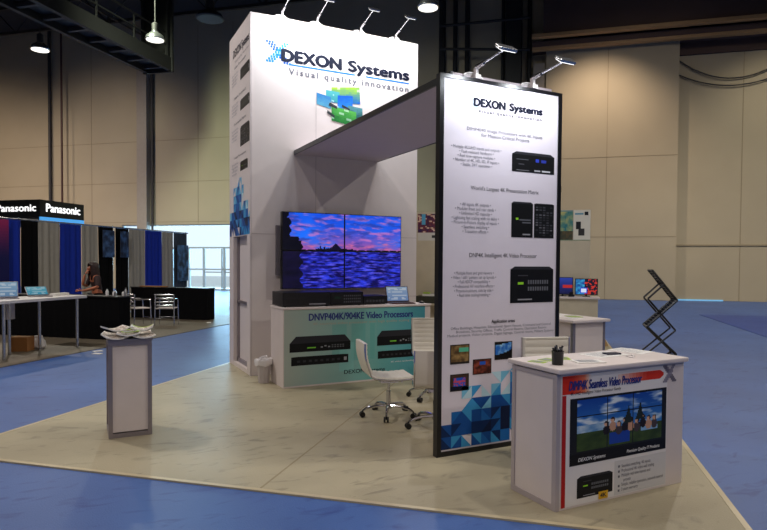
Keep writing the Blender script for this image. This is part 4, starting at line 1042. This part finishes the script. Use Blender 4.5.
# black draped counters
def draped(u0, u1, v0, v1, z, label):
    t = thing('draped_counter', label, 'counter', W((u0+u1)/2, (v0+v1)/2, 0), HR)
    MB(HALL).box(u0-.02, u1+.02, v0-.02, v1+.02, z-.03, z).build('table_top', black, t, bevel=.006)
    b = MB(HALL); P = []
    segs = [((u0, v0), (u1, v0)), ((u1, v0), (u1, v1)), ((u1, v1), (u0, v1)), ((u0, v1), (u0, v0))]
    for (a, c) in segs:
        L = math.hypot(c[0]-a[0], c[1]-a[1]); n = int(L/.05)
        for i in range(n):
            f = i/n; P.append((a[0]+(c[0]-a[0])*f, a[1]+(c[1]-a[1])*f, (c[1]-a[1])/L, -(c[0]-a[0])/L, i))
    N = len(P)
    lo = [(x+nx*.012*math.sin(k*1.9), y+ny*.012*math.sin(k*1.9), .003) for x, y, nx, ny, k in P]; hi = [(x, y, z-.03) for x, y, nx, ny, k in P]
    b.add(lo+hi, [(i, (i+1) % N, N+(i+1) % N, N+i) for i in range(N)]+[tuple(range(N, 2*N))]); b.build('skirt', black_cloth, t, smooth=True)
    return t
draped(-12.3, -8.53, 10.6, 10.95, .91, 'black skirted counter in front of the dark-haired person')
draped(-11.65, -9.14, 15.0, 15.35, .90, 'black skirted counter behind the silver chairs, right end of the left stand')
t = MB(HALL).box(-11.4, -10.55, 15.05, 15.2, .90, .93).build('wooden_tray', card, bevel=.004); tag(t, 'long low tan tray on the rear black counter', 'tray'); based(t, W(-11, 15.12, .9))
# glasses/bottles on the near black counter
for i, (u, v, h, m_) in enumerate(((-8.98, 10.8, .15, liner_m), (-8.86, 10.86, .11, liner_m), (-8.76, 10.78, .14, steel), (-8.64, 10.88, .10, liner_m), (-8.52, 10.80, .18, steel))):
    t = thing('bottle', ('small white bottle at the left of the row on the black counter', 'short white jar, second of the row on the black counter', 'grey bottle in the middle of the row on the black counter', 'short white jar, fourth of the row on the black counter', 'tall grey bottle at the right end of the black counter')[i], 'bottle', W(u, v, .91), 0, 'bottles on the black counter')
    T = Matrix.Translation(W(u, v, .91)); MB(T).lathe([(.03, 0), (.032, h*.6), (.014, h*.8), (.013, h*.9)], 12).build('body', m_, t, smooth=True); MB(T).lathe([(.015, h*.9), (.015, h)], 10).build('cap', gasket, t)
# white table with tube legs
wt = thing('high_table', 'long white table with round tube legs at the left picture edge', 'table', W(-8.9, 8.7, 0), HR)
MB(HALL).box(-9.35, -8.54, 6.9, 9.72, .93, .98).build('table_top', white_table_m, wt, bevel=.006)
for u, v in ((-8.62, 7.94), (-8.62, 9.55), (-9.0, 8.4), (-9.0, 9.05)):
    MB(HALL).tube([(u, v, 0), (u, v, .93)], .026, 10).build('leg', steel, wt, smooth=True)
MB(HALL).box(-9.06, -8.98, 8.34, 8.5, .62, .93).build('cable_box', bin_m, wt)
laptop(W(-9.0, 8.33, .98), HR+rad(50), 'open laptop with pale blue screen at the left picture edge', .40, .28, 12, (110, 150, 190), (150, 190, 220), alu)
laptop(W(-8.98, 9.05, .98), HR+rad(60), 'open laptop with cyan screen on the white table', .36, .24, 50, (70, 160, 190), (110, 190, 210), alu)
t = MB(HALL).box(-8.98, -8.86, 9.28, 9.62, .98, 1.03).build('catalogue', paper, bevel=.003); tag(t, 'thin stack of white catalogues at the end of the white table', 'catalogue'); based(t, W(-8.9, 9.45, .98))
# cardboard box and white bag under it
bx = thing('cardboard_box', 'brown cardboard box on the floor under the white table', 'box', W(-9.2, 8.86, 0), HR+.3)
T = Matrix.Translation(W(-9.2, 8.86, 0)) @ Matrix.Rotation(HR+.3, 4, 'Z')
MB(T).box(-.15, .15, -.12, .12, 0, .26).build('carton', card, bx, bevel=.003); MB(T).box(-.15, .15, -.025, .025, .26, .2615).build('tape', wood_edge, bx)
t = thing('plastic_bag', 'white crumpled bag on the floor beside the cardboard box', 'bag', W(-9.15, 9.18, 0))
b = MB(Matrix.Translation(W(-9.15, 9.18, 0))); b.lathe([(.08, 0), (.12, .04), (.11, .14), (.06, .2), (.07, .24)], 12)
b.v = [p+Vector((.015*math.sin(i*2.3), .015*math.cos(i*3.1), 0)) for i, p in enumerate(b.v)]; b.build('bag', liner_m, t, smooth=True)
for i, (u, v) in enumerate(((-7.7, 9.0), (-7.9, 9.25), (-8.75, 14.4))):
    sheet(u, v, -.012 if u > -8.1 else 0, .16, .1, i, paper, 'paper_scrap', ('white paper scrap on the blue aisle left of the pedestal', 'crumpled white scrap on the blue aisle, farther from the camera', 'white paper scrap at the corner of the rear black counter')[i], 'paper', T0=HALL, lines=False, thick=.012)
# chrome armchairs
def arm_chair(label):
    t = thing('arm_chair', label, 'chair', (0, 0, 0), 0, 'silver armchairs of the left stand')
    for sx in (-1, 1):
        for sy in (-1, 1):
            MB().tube([(sx*.24, sy*.22, 0), (sx*.23, sy*.20, .66 if sy < 0 else .78)], .014, 8).build('leg', chrome, t, smooth=True, local=True)
        MB().tube([(sx*.23, -.21, .66), (sx*.25, -.1, .68), (sx*.24, .2, .68)], .016, 8).build('armrest', chrome, t, smooth=True, local=True)
    b = MB(); b.box(-.22, .22, -.22, .20, .43, .455); b.build('seat', white, t, bevel=.01, local=True)
    for z in (.52, .61, .70, .79):
        b = MB(); b.tube([(-.23, .20, z), (-.1, .25, z), (.1, .25, z), (.23, .20, z)], .02, 8); b.build('back_slat', steel, t, smooth=True, local=True)
    b = MB(); b.tube([(-.24, -.21, .2), (.24, -.21, .2)], .009, 6); b.tube([(-.24, .21, .2), (.24, .21, .2)], .009, 6); b.build('stretcher', chrome, t, smooth=True, local=True)
    return t
a1 = arm_chair('silver slatted armchair standing nearer to the white pedestal'); a1.location = W(-10.1, 13.3, 0); a1.rotation_euler = (0, 0, HR+rad(150))
dup(a1, W(-9.42, 13.5, 0), HR+rad(200), 'silver slatted armchair in front of the rear black counter', 'silver armchairs of the left stand')

# ------------------------------------------------------------------ person behind the black counter
def skin_body(name, joints, edges, m, parent, sub=2, T=Matrix()):
    me = bpy.data.meshes.new(name); inv = world(parent).inverted()
    me.from_pydata([tuple(inv @ (T @ Vector(j[0]))) for j in joints], edges, [])
    o = bpy.data.objects.new(name, me); COL.objects.link(o)
    sk = o.modifiers.new('skin', 'SKIN'); sk.use_smooth_shade = True
    ss = o.modifiers.new('sub', 'SUBSURF'); ss.levels = sub; ss.render_levels = sub
    for i, j in enumerate(joints):
        r = j[1] if isinstance(j[1], tuple) else (j[1], j[1]); me.skin_vertices[0].data[i].radius = r
    me.skin_vertices[0].data[0].use_root = True
    bpy.context.view_layer.update(); dg = bpy.context.evaluated_depsgraph_get()
    nm = bpy.data.meshes.new_from_object(o.evaluated_get(dg)); bpy.data.objects.remove(o); bpy.data.meshes.remove(me)
    nm.name = name; nm.materials.clear(); nm.materials.append(m)
    for p in nm.polygons: p.use_smooth = True
    o = bpy.data.objects.new(name, nm); COL.objects.link(o); o.parent = parent; return o
PT = Matrix.Translation(W(-10.18, 11.86, 0)) @ Matrix.Rotation(HR-rad(25), 4, 'Z')      # faces local -y
per = thing('person', 'person with long dark hair in a dark top, hand raised to the chin', 'person', W(-10.18, 11.86, 0), HR-rad(25))
J = [((0, .05, .90), (.15, .11)), ((0, .03, 1.02), (.125, .095)), ((0, .0, 1.16), (.14, .10)), ((0, -.03, 1.27), (.12, .085)), ((0, -.055, 1.345), .048), ((0, -.07, 1.40), .052), ((0, -.085, 1.47), (.078, .095)), ((0, -.08, 1.54), (.07, .085)),
     ((-.16, -.03, 1.26), .055), ((-.24, -.10, 1.05), .042), ((-.10, -.25, 1.10), .034), ((-.05, -.22, 1.33), .026),
     ((.16, -.03, 1.26), .055), ((.27, -.08, 1.04), .042), ((.13, -.29, .965), .034), ((.02, -.35, .955), .026),
     ((-.09, .05, .82), .095), ((-.11, .02, .46), .06), ((-.12, .06, .10), .042), ((-.12, -.08, .045), .035),
     ((.09, .05, .82), .095), ((.11, .02, .46), .06), ((.12, .06, .10), .042), ((.12, -.08, .045), .035)]
E_ = [(0, 1), (1, 2), (2, 3), (3, 4), (4, 5), (5, 6), (6, 7), (3, 8), (8, 9), (9, 10), (10, 11), (3, 12), (12, 13), (13, 14), (14, 15), (0, 16), (16, 17), (17, 18), (18, 19), (0, 20), (20, 21), (21, 22), (22, 23)]
skin_body('body', J, E_, skin, per, 2, PT)
# top, trousers (slightly larger shells over the same joints)
def sub(idx, edges, m, name, grow):
    mp = {k: i for i, k in enumerate(idx)}
    skin_body(name, [(J[k][0], tuple(x+grow for x in (J[k][1] if isinstance(J[k][1], tuple) else (J[k][1],)*2))) for k in idx], [(mp[a], mp[c]) for a, c in edges], m, per, 2, PT)
sub([0, 1, 2, 3, 8, 9, 12, 13], [(0, 1), (1, 2), (2, 3), (3, 8), (8, 9), (3, 12), (12, 13)], shirt_m, 'top', .012)
sub([0, 16, 17, 18, 20, 21, 22], [(0, 16), (16, 17), (17, 18), (0, 20), (20, 21), (21, 22)], trouser_m, 'trousers', .014)
for sx in (-1, 1): skin_body('shoe', [((sx*.12, .07, .05), .048), ((sx*.12, -.02, .042), .044), ((sx*.12, -.14, .035), .036)], [(0, 1), (1, 2)], black, per, 2, PT)
# hands: palm, four fingers and a thumb each
def hand(base, tip, side, name='hand'):
    b0, t0 = Vector(base), Vector(tip); d = (t0-b0).normalized(); q = d.orthogonal().normalized() if abs(d.x) > .9 else d.cross(Vector((0, -1, 0))).normalized(); n_ = d.cross(q)
    js = [(tuple(b0), (.022, .014)), (tuple(b0+d*.045), (.034, .014)), (tuple(b0+d*.08), (.036, .013))]; es = [(0, 1), (1, 2)]
    for k, L in enumerate((.058, .068, .064, .05)):
        o_ = q*((k-1.5)*.02); i = len(js); js += [(tuple(b0+d*.085+o_), .009), (tuple(b0+d*(.085+L*.5)+o_+n_*.008), .008), (tuple(b0+d*(.085+L*.85)+o_+n_*.026), .0065)]; es += [(2, i), (i, i+1), (i+1, i+2)]
    i = len(js); js += [(tuple(b0+d*.03+q*.035*side), .011), (tuple(b0+d*.06+q*.058*side+n_*.012), .009), (tuple(b0+d*.085+q*.062*side+n_*.022), .008)]; es += [(1, i), (i, i+1), (i+1, i+2)]
    skin_body(name, js, es, skin, per, 1, PT)
hand((-.05, -.22, 1.34), (-.02, -.17, 1.42), 1); hand((.02, -.35, .955), (-.08, -.38, .95), -1)
# face
def blob(name, c, r, m, n=10):
    T = PT @ Matrix.Translation(c); pr_ = [(max(.0005, math.sin(PI*i/n)), -math.cos(PI*i/n)) for i in range(n+1)]
    b = MB(T @ Matrix.Diagonal((r[0], r[1], r[2], 1))); b.lathe(pr_, 14); return b.build(name, m, per, smooth=True)
for sx in (-1, 1):
    blob('eye', (sx*.031, -.165, 1.492), (.012, .009, .008), ink_white); blob('iris', (sx*.031, -.173, 1.492), (.005, .003, .005), black); blob('ear', (sx*.08, -.07, 1.475), (.012, .02, .03), skin)
blob('nose', (0, -.178, 1.468), (.013, .02, .022), skin); blob('mouth', (0, -.168, 1.432), (.024, .008, .007), mat('lips', (150, 60, 60), .5))
hb = MB(PT)
hp = [(.001, 1.62), (.05, 1.612), (.088, 1.58), (.102, 1.53), (.104, 1.47), (.108, 1.40), (.112, 1.32), (.10, 1.22), (.06, 1.18)]
vs = []; n = 22
for j, (r, z) in enumerate(hp):
    for k in range(n):
        a = -.62*PI/2+ (PI+.62*PI)*k/(n-1)       # open in front for the face
        if j < 3: a = -PI/2+2*PI*k/(n-1)
        rr = r*(1+.06*math.sin(k*2.7+j)); vs.append((rr*math.cos(a), -.065+rr*1.12*math.sin(a)+.008*j*.5, z))
fs = [(j*n+k, j*n+k+1, (j+1)*n+k+1, (j+1)*n+k) for j in range(len(hp)-1) for k in range(n-1)]
hb.add(vs, fs); ho = hb.build('hair', hair_m, per, smooth=True)
md = ho.modifiers.new('thick', 'SOLIDIFY'); md.thickness = .02; md.offset = 0

# ------------------------------------------------------------------ colour management
vs_ = sc.view_settings; vs_.view_transform = 'Standard'; vs_.look = 'None'; vs_.exposure = 0.; vs_.gamma = 1.; vs_.use_curve_mapping = False
sc.display_settings.display_device = 'sRGB'
